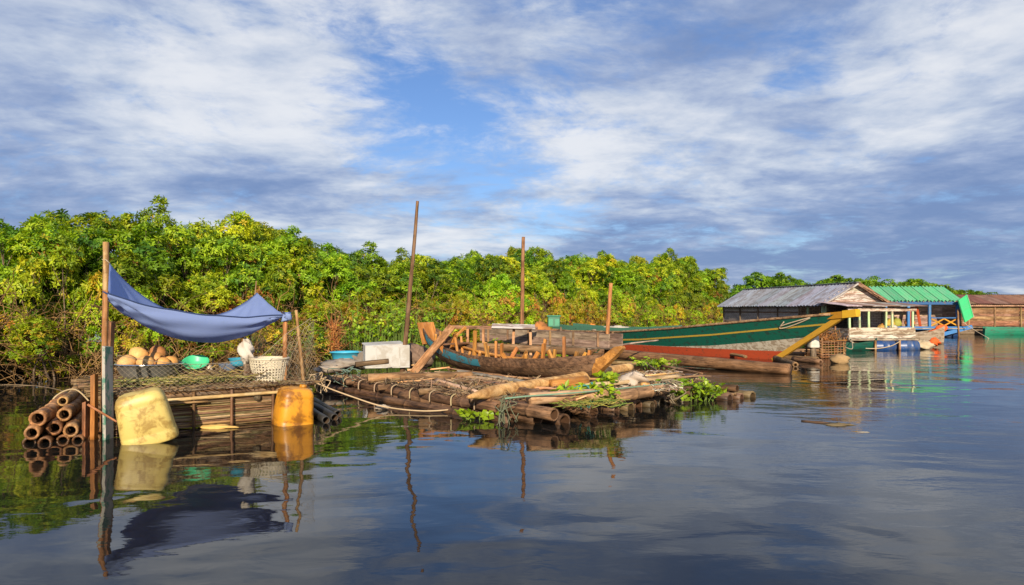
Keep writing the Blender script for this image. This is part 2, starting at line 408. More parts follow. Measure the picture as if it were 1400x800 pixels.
def leafmat(name, trans=.35, rough=.5):
    m, T, b, o = newmat(name)
    at = T.new('ShaderNodeAttribute', attribute_name='Col').outputs['Color']
    c = T.mix(1.0, at, ocol(T), 'MULTIPLY')
    T.l.new(c, b.inputs['Base Color']); b.inputs['Roughness'].default_value = rough; b.inputs['Specular IOR Level'].default_value = .35
    tr = T.new('ShaderNodeBsdfTranslucent'); T.l.new(T.mix(1.0, c, (1.5, 1.35, .5), 'MULTIPLY'), tr.inputs[0])
    mx = T.new('ShaderNodeMixShader'); mx.inputs[0].default_value = trans
    T.l.new(b.outputs[0], mx.inputs[1]); T.l.new(tr.outputs[0], mx.inputs[2]); T.l.new(mx.outputs[0], o.inputs[0])
    return m
M['leaf'] = leafmat('leaves'); M['straw'] = leafmat('dry straw', .15, .8); M['hyacinth'] = leafmat('hyacinth leaves', .3, .4)

def watermat():
    m, T, b, o = newmat('lake water'); ps = T.new('ShaderNodeNewGeometry').outputs['Position']
    x, y, z = T.sep(ps)
    swell = T.noise(T.xyz(T.math('MULTIPLY', x, .55), T.math('MULTIPLY', y, .8), 0), 1.0, 2, .45, .4)
    small = T.noise(T.xyz(T.math('MULTIPLY', x, 2.0), T.math('MULTIPLY', y, 3.4), 2), 1.0, 3, .5, .5)
    rip = T.noise(T.xyz(T.math('MULTIPLY', x, 6.0), T.math('MULTIPLY', y, 13.0), 5), 1.0, 3, .55, .3)
    # breeze patches roughen the open water to the right and far out
    wind = T.noise(T.xyz(T.math('MULTIPLY', x, .16), T.math('MULTIPLY', y, .22), 9), 1.0, 3, .5, .6)
    open_ = T.sstep(T.math('ADD', T.math('MULTIPLY', x, .09), T.math('MULTIPLY', y, .045)), .15, 1.5)
    wm = T.math('MULTIPLY', T.sstep(wind, .30, .62), open_)
    h = T.math('ADD', T.math('MULTIPLY', swell, .030), T.math('MULTIPLY', small, T.math('ADD', .0018, T.math('MULTIPLY', wm, .006))))
    h = T.math('ADD', h, T.math('MULTIPLY', rip, T.math('ADD', .00022, T.math('MULTIPLY', wm, .0034))))
    n = T.noise(ps, .35, 5, .6)
    c = T.mix(n, (.006, .007, .008), (.014, .013, .010))
    T.l.new(c, b.inputs['Base Color']); b.inputs['Roughness'].default_value = .025; b.inputs['IOR'].default_value = 1.333
    b.inputs['Specular IOR Level'].default_value = .5
    T.l.new(T.bump(h, 1.0, 1.0), b.inputs['Normal'])
    return m
M['water'] = watermat()

# ------------------------------------------------------------------ setting
def struct(o): o['kind'] = 'structure'; return o
struct(MB().add([(-2500, -400, 0), (2500, -400, 0), (2500, 5000, 0), (-2500, 5000, 0)], [(0, 1, 2, 3)]).build('water', M['water']))
# low mud bank under the flooded thicket
def shore(t, off=0.0): return Vector((-10.5+27*t-.83*off, 15+40*t+.56*off, 0))
def bankfn(u, v):
    t = -.35+1.75*u; off = .5+14*v
    p = shore(t, off+.35*math.sin(t*40)+.2*math.sin(t*93)); p.z = -.05+.25*min(1, v*12)+.05*math.sin(t*70+v*9); return p
struct(MB().grid(bankfn, 90, 12).build('bank', M['mud'], smooth=True))
struct(MB().grid(lambda u, v: Vector((14+90*u+6*v, 70+30*v+5*math.sin(u*17), -.15+.35*min(1, v*6))), 40, 6).build('far_bank', M['mud'], smooth=True))

def clothmat():
    m, T, b, o = newmat('thin blue cloth'); n = T.noise(objcoord(T, (1, 1, 1)), 4.0, 5, .6)
    c = T.mix(n, (.27, .37, .66), (.33, .43, .74)); T.l.new(c, b.inputs['Base Color']); b.inputs['Roughness'].default_value = .85; b.inputs['Specular IOR Level'].default_value = .2
    weave = T.noise(objcoord(T, (160, 160, 160)), 1.0, 2, .5); T.l.new(T.bump(T.math('ADD', weave, T.math('MULTIPLY', n, 2.0)), .15, .01), b.inputs['Normal'])
    tr = T.new('ShaderNodeBsdfTranslucent'); T.l.new(c, tr.inputs[0]); mx = T.new('ShaderNodeMixShader'); mx.inputs[0].default_value = .4
    T.l.new(b.outputs[0], mx.inputs[1]); T.l.new(tr.outputs[0], mx.inputs[2]); T.l.new(mx.outputs[0], o.inputs[0]); return m
M['tarp'] = clothmat()

# ------------------------------------------------------------------ foliage
def leaf_arrays(rs, pos, axis, per, length, width, cols, tilt=(-.2, .75)):
    """whorls of folded leaves: returns verts, faces(tri), colours"""
    n = len(pos); axis = axis/np.linalg.norm(axis, axis=1, keepdims=True)
    ref = np.where(np.abs(axis[:, 2:3]) > .9, np.array([[1., 0, 0]]), np.array([[0, 0, 1.]]))
    e1 = np.cross(axis, ref); e1 /= np.linalg.norm(e1, axis=1, keepdims=True); e2 = np.cross(axis, e1)
    V = []; C = []; ph = rs.uniform(0, 6.28, n)
    for k in range(per):
        a = ph+2*np.pi*k/per+rs.uniform(-.35, .35, n); ti = rs.uniform(tilt[0], tilt[1], n)
        rad = e1*np.cos(a)[:, None]+e2*np.sin(a)[:, None]
        d = rad*np.cos(ti)[:, None]+axis*np.sin(ti)[:, None]
        nn = axis*np.cos(ti)[:, None]-rad*np.sin(ti)[:, None]
        s = np.cross(d, nn); L = length*rs.uniform(.6, 1.25, n)[:, None]; W = width*rs.uniform(.7, 1.25, n)[:, None]
        b = pos+d*L*.12; tip = pos+d*L-nn*L*.12
        mid = pos+d*L*.52
        V.append(np.stack([b, mid+s*W*.5+nn*W*.16, tip, mid-s*W*.5+nn*W*.16], 1))
        cc = cols*rs.uniform(.75, 1.25, (n, 1)); C.append(np.repeat(cc[:, None, :], 4, 1))
    V = np.concatenate(V).reshape(-1, 3); C = np.concatenate(C).reshape(-1, 3)
    q = np.arange(len(V)//4)*4
    F = np.concatenate([np.stack([q, q+1, q+2], 1), np.stack([q, q+2, q+3], 1)])
    return V, F, C
def np_mesh(name, V, F, C, mat):
    me = bpy.data.meshes.new(name); me.vertices.add(len(V)); me.vertices.foreach_set('co', V.astype(np.float32).ravel())
    k = F.shape[1]
    me.loops.add(len(F)*k); me.loops.foreach_set('vertex_index', F.astype(np.int32).ravel())
    me.polygons.add(len(F)); me.polygons.foreach_set('loop_start', np.arange(len(F), dtype=np.int32)*k)
    if C is not None:
        at = me.attributes.new('Col', 'FLOAT_COLOR', 'POINT')
        at.data.foreach_set('color', np.concatenate([C, np.ones((len(C), 1))], 1).astype(np.float32).ravel())
    me.update(calc_edges=True); me.validate(); me.materials.append(mat); return me
PAL = np.array([(.190, .320, .013), (.300, .430, .015), (.390, .470, .018), (.080, .185, .018), (.46, .37, .030), (.40, .20, .045)])
def crown_proto(seed, H, rad, low, whorls, ll, lw, probs, dry, nl=12):
    rs = np.random.RandomState(seed); lobes = []
    for i in range(nl):
        a = rs.uniform(0, 6.28); f = (i+.5)/nl
        z = low+(H-low)*(.12+.80*f); rr = rad*(1.0-.62*max(0, f-.35))*rs.uniform(.25, .95)
        lobes.append((rr*np.cos(a), rr*np.sin(a), z, rs.uniform(.36, .66)*rad*.64))
    lobes = np.array(lobes)
    # small shoots that break the outline
    sh = []
    for i in range(nl*2):
        l = lobes[rs.randint(nl)]; a = rs.uniform(0, 6.28); e = rs.uniform(-.1, 1.4)
        d = np.array([np.cos(a)*np.cos(e), np.sin(a)*np.cos(e), np.sin(e)]); r0 = l[3]*rs.uniform(.78, 1.06)
        sh.append((*(l[:3]+d*r0), l[3]*rs.uniform(.22, .42)))
    al = np.concatenate([lobes, np.array(sh)])
    wgt = al[:, 3]**2; pick = rs.choice(len(al), whorls*2, p=wgt/wgt.sum())
    dirv = rs.normal(size=(whorls*2, 3)); dirv /= np.linalg.norm(dirv, axis=1, keepdims=True)
    pos = al[pick, :3]+dirv*al[pick, 3:4]*(rs.uniform(.45, 1.08, (whorls*2, 1)))*np.array([[1, 1, .85]])
    ins = np.zeros(len(pos))
    for l in lobes: ins += (np.linalg.norm(pos-l[:3], axis=1) < l[3]*.62)
    keep = (ins < 1) & (pos[:, 2] > low*.5) & (rs.uniform(size=len(pos)) < np.where(dirv[:, 2] < -.25, .22, 1))
    pos = pos[keep][:whorls]; dirv = dirv[keep][:whorls]; pk = pick[keep][:whorls]
    ax = dirv*.8+np.array([[0, 0, .55]])+rs.normal(size=pos.shape)*.35
    # colour: each lobe leans to one hue, dry leaves low in the tangle
    lobc = rs.choice(6, len(al), p=probs); mixk = rs.uniform(size=len(pos))
    idx = np.where(mixk < .55, lobc[pk], rs.choice(6, len(pos), p=probs))
    lowf = np.clip(1-(pos[:, 2]-low)/((H-low)*.55), 0, 1)
    dr = rs.uniform(size=len(pos)) < dry*lowf; idx = np.where(dr, rs.choice([4, 5, 4, 2], len(pos)), idx)
    V, F, C = leaf_arrays(rs, pos, ax, 7, ll, lw, PAL[idx])
    cm = np_mesh('crown', V, F, C, M['leaf'])
    tb = MB(); r = random.Random(seed)
    stems = [Vector((r.uniform(-.25, .25), r.uniform(-.25, .25), -.5)) for _ in range(4)]
    for i, l in enumerate(lobes):
        b = stems[i % 4]; e = Vector(l[:3]); mid = b.lerp(e, .5)+Vector((r.uniform(-.2, .2), r.uniform(-.2, .2), .1))
        tb.tube(spline([b, mid, e], 4), [.035*(1-.09*k) for k in range(9)], 5)
        for _ in range(3):
            t = Vector((r.uniform(-1, 1), r.uniform(-1, 1), r.uniform(-.3, 1)))*l[3]
            tb.tube([mid.lerp(e, .6), (mid.lerp(e, .6)+e+t)*.5, e+t], [.014, .009, .004], 4)
    return cm, tb.mesh('trunk', M['dark'], True)
protos = {'tall': [], 'dark': [], 'bush': [], 'dry': [], 'far': []}
for k in range(3): protos['tall'].append(crown_proto(10+k, 4.2, 1.55, .6, 2300, .145, .058, (.32, .36, .18, .12, .015, .005), .18, 20))
for k in range(2): protos['dark'].append(crown_proto(20+k, 4.2, 1.45, .7, 2200, .140, .055, (.44, .20, .05, .29, .015, .005), .12, 20))
for k in range(3): protos['bush'].append(crown_proto(30+k, 2.7, 1.30, .15, 1900, .125, .050, (.28, .34, .24, .08, .05, .01), .30, 13))
for k in range(2): protos['dry'].append(crown_proto(40+k, 1.7, 1.15, .02, 950, .11, .042, (.20, .26, .24, .06, .15, .09), .55, 10))
for k in range(2): protos['far'].append(crown_proto(50+k, 4.2, 2.1, .0, 2000, .22, .10, (.42, .24, .06, .28, .0, .0), .0, 22))
TL = {'tall': ('leafy green tree rising above the flooded thicket', 'trees of the flooded thicket'),
      'dark': ('deep green tree among brighter ones', 'deep green trees of the thicket'),
      'bush': ('bright yellow green bush in the flooded thicket', 'bright bushes along the flooded bank'),
      'dry': ('low yellowing bush with dry leaves at the bank', 'yellowing bushes at the water edge'),
      'rust': ('rust brown dead bush standing at the bank', 'rust brown bushes at the bank'),
      'far': ('distant green tree on the skyline behind the floating houses', 'distant trees behind the floating houses')}
ZONE = ((170, 'beyond the bamboo stack'), (430, 'behind the blue cloth canopy'), (580, 'behind the white foam box'), (760, 'behind the half built boat'), (3000, 'behind the green boat'))
def tree(kind, p, s, sz, rz, c=(1, 1, 1)):
    nm = {'tall': 'tree', 'dark': 'tree', 'bush': 'bush', 'dry': 'bush', 'rust': 'bush', 'far': 'tree'}[kind]
    cm, tm = rnd.choice(protos['dry' if kind == 'rust' else kind]); lab, grp = TL[kind]
    if kind != 'far':
        zn = next(z for x, z in ZONE if 700+1000*p[0]/p[1] < x); lab += ' '+zn; grp += ' '+zn
    e = thing(nm, lab, nm, p, rz, grp); e.scale = (s, s, sz)
    o = link('crown', cm, e); tint(o, c); tint(link('trunk', tm, e), (1, 1, 1))
def top_at(px):   # height of the thicket skyline (photo row) per column
    xs = [-200, 0, 60, 140, 220, 310, 400, 440, 480, 505, 560, 640, 690, 750, 850, 910, 955, 990, 1020]
    ys = [290, 292, 276, 276, 290, 299, 309, 325, 341, 352, 346, 343, 336, 344, 354, 350, 356, 370, 388]
    return float(np.interp(px, xs, ys))
def greens(a=.2): 
    k = rnd.uniform(1-a*1.7, 1+a*1.1); return (k*rnd.uniform(.85, 1.2), k, k*rnd.uniform(.7, 1.1))
t = -.14
while t < 1.06:                                     # back row carries the skyline
    for off, kk in ((2.3, .93), (4.2, 1.0)):
        p = shore(t+rnd.uniform(-.012, .012), off+rnd.uniform(-.4, .4)); px = 700+1000*p.x/p.y
        h = CAM_H+(425-top_at(px))/1000*p.y
        h *= kk*rnd.uniform(.97, 1.04); kind = 'dark' if rnd.random() < .34 else 'tall'
        tree(kind, p, rnd.uniform(.85, 1.1)*(1 if p.y < 40 else 1.15), h/4.35, rnd.uniform(0, 6.28), greens())
    t += .031 if t < .5 else .040
t = -.13
while t < 1.02:                                     # middle bushes
    p = shore(t, 1.0+rnd.uniform(-.3, .3)); px = 700+1000*p.x/p.y
    h = (CAM_H+(425-top_at(px))/1000*p.y)*rnd.uniform(.48, .82)
    tree('bush', p, rnd.uniform(.85, 1.05), h/2.75, rnd.uniform(0, 6.28), greens(.24)); t += .040
t = -.13
while t < .95:                                      # water-edge scrub
    p = shore(t, .05+rnd.uniform(-.25, .25))
    tree('dry', p, rnd.uniform(.7, 1.0), rnd.uniform(.7, 1.15), rnd.uniform(0, 6.28), greens(.2)); t += .037
for tt in (-.04, .12, .30, .47, .50, .53):   # rust brown dead scrub
    tree('rust', shore(tt, -.1+rnd.uniform(-.2, .2)), rnd.uniform(.6, .85), rnd.uniform(.6, 1.15), rnd.uniform(0, 6.28), (1.0, .72, .9))
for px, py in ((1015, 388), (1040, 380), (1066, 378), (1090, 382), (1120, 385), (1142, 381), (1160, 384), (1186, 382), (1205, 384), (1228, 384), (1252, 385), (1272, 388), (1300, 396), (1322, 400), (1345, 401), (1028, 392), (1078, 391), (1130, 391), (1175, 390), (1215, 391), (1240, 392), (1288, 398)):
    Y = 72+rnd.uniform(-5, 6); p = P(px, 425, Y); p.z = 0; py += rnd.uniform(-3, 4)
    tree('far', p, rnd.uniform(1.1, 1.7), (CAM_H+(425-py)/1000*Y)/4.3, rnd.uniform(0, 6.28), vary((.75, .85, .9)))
# tangle of dead vines and twigs hanging in front of the thicket
def tangle(name, n, t0, t1, label, seed, cA, cB, zmax=1.5, o0=-.35, o1=.9, rr=(.004, .011)):
    rs = random.Random(seed); Vs = []; Fs = []; Cs = []
    for i in range(n):
        tt = rs.uniform(t0, t1); p = shore(tt, rs.uniform(o0, o1)); p.z = rs.uniform(-.05, zmax)**1.0
        d = Vector((rs.gauss(0, 1), rs.gauss(0, .5), rs.gauss(.3, .9))).normalized(); L = rs.uniform(.4, 1.5); r = rs.uniform(*rr)
        q = [p]; 
        for k in range(4):
            d = (d+Vector((rs.gauss(0, .35), rs.gauss(0, .35), rs.gauss(-.15, .3)))).normalized(); q.append(q[-1]+d*L/4)
        mb = MB().tube(q, [r, r, r*.9, r*.8, r*.5], 3, cap=False); b = len(Vs); Vs += mb.v; Fs += [tuple(x+b for x in f) for f in mb.f]
        k = rs.random(); cc = [a+(c-a)*k for a, c in zip(cA, cB)]; Cs += [cc]*len(mb.v)
    o = link(name, np_mesh(name, np.array(Vs), np.array(Fs), np.array(Cs), M['straw']))
    tag(o, label, 'vines', kind='stuff'); return o
tangle('dead_vines', 7500, -.14, .95, 'tangled brown dead vines and twigs along the thicket foot', 5, (.10, .06, .03), (.42, .24, .09))
tangle('dry_twigs', 1000, .03, .2, 'thicket of orange brown dry twigs behind the fish pen', 6, (.16, .09, .04), (.50, .30, .12), .55, -.7, -.05, (.004, .010))

# ================================================================== the fish pen raft on the left
F0 = Vector((-4.81, 8.75, 0)); F1 = Vector((-2.86, 10.2, 0)); EV = (F1-F0).normalized(); NV = Vector((-EV.y, EV.x, 0)); FL = (F1-F0).length
def pen(a, b, z): return F0+EV*a+NV*b+Vector((0, 0, z))
pent = thing('bamboo_fish_pen', 'floating bamboo pen platform with brushwood sides under the blue cloth', 'raft', F0)
inv = -F0
def child(o): o.location = Vector(o.location)-F0; return o
for i in range(15):
    b = .03+i*.2
    child(pole('deck_pole', pen(-.08+rnd.uniform(-.08, .05), b, .43+rnd.uniform(-.012, .012)), pen(FL+rnd.uniform(-.05, .15), b+rnd.uniform(-.03, .03), .43), rnd.uniform(.04, .055), mat=M['bamboo'], parent=pent, c=(.75, .7, .65), bow=.015, nodes=6))
for a in (.15, .95, 1.75, 2.35):
    child(pole('cross_pole', pen(a, -.02, .34), pen(a+rnd.uniform(-.05, .05), 2.95, .34), .045, mat=M['dark'], parent=pent, bow=.01, nodes=6))
# brushwood wall: rods woven between stakes
def rods(a0, a1, face, n, c, names='rod'):
    for i in range(n):
        z = .005+.40*i/n+rnd.uniform(-.008, .008); r = rnd.uniform(.007, .014); bow = rnd.uniform(.004, .02)
        q0 = face(a0+rnd.uniform(-.08, .06), z+rnd.uniform(-.015, .015)); q1 = face(a1+rnd.uniform(-.08, .08), z+rnd.uniform(-.015, .015))
        child(pole(names, q0, q1, r, r*.7, M['wood'], pent, c=vary(c, .35), bow=bow, n=5, rough=.3))
rods(0.0, FL, lambda a, z: pen(a, .04+rnd.uniform(-.014, .014), z), 46, (1.0, .82, .62))
rods(0.05, 2.9, lambda b, z: pen(FL-.02+rnd.uniform(-.012, .012), b, z), 26, (.8, .65, .5))
rods(0.05, 2.9, lambda b, z: pen(.02+rnd.uniform(-.012, .012), b, z), 22, (.8, .65, .5))
for a in (.95, 1.42, 1.95):
    child(pole('stake', pen(a+rnd.uniform(-.02, .02), -.015, -.35), pen(a+rnd.uniform(-.02, .02), -.02, .47), .024, .02, M['bamboo'], pent, c=(.62, .5, .42), n=6))
child(pole('rail', pen(.1, -.055, .375), pen(FL+.05, -.05, .40), .026, .02, M['pale'], pent, c=(.9, .82, .7), bow=.02, nodes=5))
child(pole('rail', pen(-.1, -.05, .30), pen(1.1, -.05, .345), .016, .014, M['bamboo'], pent, c=(1, .9, .7), bow=.02))
child(pole('rail', pen(-.05, .0, .475), pen(FL+.1, -.01, .485), .032, .026, M['bamboo'], pent, c=(.62, .5, .4), bow=.03, nodes=5))
child(pole('rail', pen(.3, .06, .50), pen(FL+.2, .08, .50), .028, .024, M['bamboo'], pent, c=(.75, .55, .38), bow=.03, nodes=5))
# ragged brush over the deck
def heap(px, py, Y=10.35): return P(px, py, Y)          # on the low brush heap in the middle of the pen
def strawpile(name, n, fn, L, r, cols, seed, label, flat=.25, mat='straw', cat='straw'):
    rs = random.Random(seed); Vs = []; Fs = []; Cs = []
    for i in range(n):
        p = Vector(fn(rs)); d = Vector((rs.gauss(0, 1), rs.gauss(0, 1), rs.gauss(0, flat))).normalized(); l = L*rs.uniform(.4, 1.2)
        q = [p-d*l/2, p+Vector((0, 0, rs.uniform(0, .02))), p+d*l/2]
        q = [Vector((v.x, v.y, max(v.z, p.z-.02))) for v in q]
        rr = r*rs.uniform(.5, 1.3)
        mb = MB().tube(q, [rr, rr, rr*.6], 3, cap=False); b = len(Vs); Vs += mb.v; Fs += [tuple(x+b for x in f) for f in mb.f]
        c = vary(rs.choice(cols), .25, rs); Cs += [c]*len(mb.v)
    o = link(name, np_mesh(name, np.array(Vs), np.array(Fs), np.array(Cs), M[mat])); tag(o, label, cat, kind='stuff'); return o
BR = [(.22, .14, .07), (.13, .08, .045), (.32, .21, .10), (.17, .11, .06)]
GR = [(.38, .32, .09), (.28, .28, .07), (.46, .36, .15), (.18, .20, .05)]
strawpile('brushwood', 2600, lambda r: pen(r.uniform(-.02, FL+.05), abs(r.gauss(0, 1.1)) % 2.9, .485+r.uniform(0, .03)), .42, .007, BR, 3, 'brown brushwood and twigs strewn over the pen platform', flat=.06, cat='brushwood')
strawpile('brush_heap', 1500, lambda r: (lambda p, k: Vector((p.x, p.y, .50+k*.15)))(heap(300, 500)+Vector((r.gauss(0, .32), r.gauss(.05, .22), 0)), r.random()), .34, .007, BR+GR[:1], 6, 'low heap of brown brush under the bowls on the pen', cat='brushwood')
strawpile('cut_grass', 900, lambda r: pen(1.05+r.gauss(0, .35), .35+abs(r.gauss(0, .35)), .53+r.uniform(0, .08)), .32, .006, GR, 4, 'yellow green cut grass beside the steel basin on the pen', flat=.1)

# posts at the near corner
o = pole('corner_post', P(140, 0, 8.78).xy.to_3d()+Vector((0, 0, -.6)), P(145, 397, 8.76), .034, .030, M['bamboo'], c=(1.05, .72, .5), bow=.01, nodes=6)
tag(o, 'brown bamboo post holding the low near corner of the blue cloth', 'post')
o = plank('leaning_board', P(147, 0, 8.66).xy.to_3d()+Vector((0, 0, -.3)), P(153, 440, 8.70), .085, .03, M['wood'], c=(.9, .55, .38), roll=1.57)
tag(o, 'narrow red brown board leaning against the corner post of the pen', 'board')
o = plank('painted_board', P(148, 0, 8.56).xy.to_3d()+Vector((0, 0, -.5)), P(147, 474, 8.60), .17, .035, M['green_white'], roll=1.57)
tag(o, 'upright board with flaking green and white paint standing in the water', 'board')
o = plank('orange_stake', P(128, 0, 8.55).xy.to_3d()+Vector((0, 0, -.5)), P(129, 512, 8.55), .075, .05, M['fresh'], c=(.75, .6, .55), roll=1.57)
tag(o, 'short orange brown stake beside the painted board', 'stake')
o = plank('short_board', P(117, 0, 8.6).xy.to_3d()+Vector((0, 0, -.4)), P(119, 549, 8.62), .12, .04, M['wood'], c=(.85, .45, .3), roll=1.57)
tag(o, 'short reddish board standing against the bamboo bundle', 'board')
o = pole('diagonal_stick', P(120, 553, 8.5), P(160, 577, 8.47), .014, .012, M['wood'], c=(1.1, .6, .4))
tag(o, 'thin diagonal stick tied across the painted board', 'stick')
tallp = pole('tall_post', Vector((-6.27, 11.3, -.7)), P(145, 331, 11.3), .052, .044, M['bamboo'], c=(1.2, 1.05, .85), bow=.015, nodes=6)
tag(tallp, 'tall straight pale post holding the highest corner of the blue cloth', 'post')
o = pole('tarp_post', Vector((P(386, 0, 10.32).x, 10.32, -.5)), P(390, 436, 10.3), .036, .032, M['bamboo'], c=(1.25, .8, .5), bow=.015, nodes=5)
tag(o, 'orange brown post under the knotted corner of the blue cloth', 'post')
o = pole('leaning_stick', Vector((P(421, 0, 10.15).x, 10.15, -.3)), P(405, 424, 10.35), .030, .022, M['bamboo'], c=(1.15, .85, .6), bow=.03, nodes=5)
tag(o, 'pale stick leaning by the net at the basket end of the pen', 'stick')
o = pole('thin_pole', pen(FL-.05, 2.85, -.5), P(350.5, 384, 12.62), .020, .010, M['bamboo'], c=(1.1, 1, .8))
tag(o, 'thin pole lifting the peaked corner of the blue cloth', 'post')

# blue cloth
B_, C_, A_, D_ = P(147, 402, 8.74), P(391, 431, 10.28), P(150, 360, 11.26), P(351, 400, 12.60)
def clothfn(u, v):
    w_ = v**1.9 if v < .5 else v**1.9
    p = (B_*(1-u)+C_*u)*(1-w_)+(A_*(1-u)+D_*u)*w_
    s0, s1, s2 = .15, .62, .62                      # sag of near hem, belly, far hem
    s = float(np.interp(v, [0, .08, .16, .26, .36, .5, .7, .85, 1], [.13, .20, .30, .43, .53, .60, .66, .64, .60]))
    p = p-Vector((0, 0, s*(4*u*(1-u))**.9))
    p.z -= .30*v*(1-v)*(1-u)**3*2.0                 # slack fold at the tall post side
    p.z -= .10*v*(1-v)*u**2
    # pulled-in hems
    k = math.sin(math.pi*u)*.12; p += (NV*k if v < .02 else Vector((0, 0, 0)))*0
    for cx, cy, ph, am in ((0, 0, 0, .030), (1, 0, 1.1, .024), (0, 1, .4, .020), (1, 1, 2.0, .026)):
        du, dv = abs(u-cx)*1.5, abs(v-cy); r = math.hypot(du, dv); an = math.atan2(dv, du+1e-6)
        p.z += am*math.sin(an*13+ph)*math.exp(-r*2.2)*min(1, r*5)
    fw = math.sin(math.pi*min(1, v/.5))*(.35+.65*abs(2*u-1)) if v < .5 else 0
    p -= NV*(.030*math.sin(v*42+u*5+1.5*math.sin(u*4)))*fw
    p -= NV*.05*math.sin(math.pi*min(1, v/.45))*math.sin(math.pi*u) if v < .45 else NV*0
    p.z += .006*math.sin(u*23+v*9)*math.sin(v*17+2)
    return p
cl = MB().grid(clothfn, 64, 40).build('cloth_canopy', M['tarp'], smooth=True)
md = cl.modifiers.new('thickness', 'SOLIDIFY'); md.thickness = .005
tag(cl, 'sagging blue grey cloth canopy slung over the fish pen', 'canopy')
hem = rope('hem_cord', [clothfn(i/12, 0)+Vector((0, -.004, .006)) for i in range(13)], .010, M['hemcord'], cl)
kn = MB(); 
for i in range(5): kn.tube([C_+Vector((rnd.uniform(-.05, .05), -.02, rnd.uniform(-.09, .05))) for _ in range(4)], [.03, .045, .04, .02], 7)
kn.build('knot', M['tarp'], cl, True)
rope('tie', [A_, A_+Vector((-.02, -.03, .03)), Vector((tallp.location.x+.03, 11.24, A_.z+.05)), Vector((tallp.location.x-.06, 11.3, A_.z+.06))], .008, M['rope'], cl)
rope('tie', [B_, B_+Vector((-.03, -.01, .02)), B_+Vector((-.07, .04, .03)), B_+Vector((-.02, .07, .02))], .010, M['hemcord'], cl)

# knotted net along the pen edge
def netpanel(name, fn, nu, nv, label):
    mb = MB()
    def quadline(pts, r):
        mb.tube(pts, r, 3, cap=False)
    for i in range(-nv, nu):
        for sgn in (1, -1):
            pts = []
            for j in range(nv+1):
                k = i+j if sgn > 0 else (nu-1-i)-j
                if 0 <= k <= nu: pts.append(fn(k/nu, j/nv))
            if len(pts) > 1: quadline(pts, .0011)
    quadline([fn(i/nu, 1) for i in range(nu+1)], .004); quadline([fn(i/nu, 0) for i in range(nu+1)], .004)
    o = mb.build(name, M['net']); tag(o, label, 'net'); return o
def topz(u): return .98-.16*math.sin(math.pi*min(1, u*1.15))+.42*max(0, u-.72)/.28
def wob(u, v, k): return .05*math.sin(u*11+k)*math.sin(v*3.1)+.02*math.sin(u*31+v*7)
netpanel('fishing_net', lambda u, v: pen(.02+u*(FL+.02), -.06+wob(u, v, 0), .50+v*(topz(u)-.5)), 36, 7, 'brown diamond mesh net along the basin side of the pen')
netpanel('fishing_net', lambda u, v: pen(FL+.08+wob(u, v, 2), -.02+u*2.6, .48+v*(1.40-.45*math.sin(math.pi*u*.9)-.5)), 46, 14, 'bunched brown mesh net hanging behind the white basket')

# things on the pen
def onpen(px, py, z=.515): return PZ(px, py, z)
b = onpen(204, 522, .53)
t = thing('steel_basin', 'large round steel basin heaped with tan gourds', 'basin', b)
bwl = MB().lathe([(.0, .0), (.20, .0), (.27, .03), (.36, .12), (.405, .225), (.43, .24), (.435, .25), (.425, .254), (.395, .232), (.345, .125), (.26, .045), (.0, .02)], 40).build('bowl', M['steel'], t, True)
MB().lathe([(.425, .236), (.440, .240), (.445, .250), (.440, .260), (.425, .264), (.41, .258)], 40).build('rim', M['rim_steel'], bwl, True)
def gourd_mesh(seed):
    r = random.Random(seed); mb = MB(); prof = []
    for i in range(9):
        a = -math.pi/2+math.pi*i/8; prof.append((max(.002, math.cos(a)), math.sin(a)*.82))
    mb.lathe(prof, 16)
    mb.v = [(x*(1+.05*math.sin(5*math.atan2(y, x)+seed)), y*(1+.05*math.cos(4*math.atan2(y, x))), z+.05*math.sin(3*x+seed)) for x, y, z in mb.v]
    return mb.mesh('gourd', M['gourd'], True)
gm = [gourd_mesh(i) for i in range(3)]
for i, (dx_, dy_, dz_, s, c) in enumerate(((-.24, -.13, .27, .125, (1.1, 1.05, .95)), (-.19, .10, .36, .13, (1.2, 1.15, 1.0)), (.0, -.10, .26, .12, (1.05, 1, .9)), (.06, .10, .31, .12, (.9, .75, .6)), (.04, .17, .39, .115, (.62, .45, .36)), (.20, -.04, .25, .10, (1.1, .95, .7)), (-.04, .02, .19, .13, (1, .9, .7)), (.22, .14, .25, .11, (1.2, 1.0, .75)), (-.30, .10, .25, .10, (1.1, .95, .8)))):
    o = link('gourd', gm[i % 3], None, b+Vector((dx_, dy_, dz_)), (rnd.uniform(-.5, .5), rnd.uniform(-.5, .5), rnd.uniform(0, 6))); o.scale = (s, s, s); tint(o, c)
    if i == 4: tag(o, 'dark brown round gourd at the back of the steel basin heap', 'gourd')
    else: tag(o, 'round tan gourd heaped in the steel basin', 'gourd', 'gourds in the steel basin')
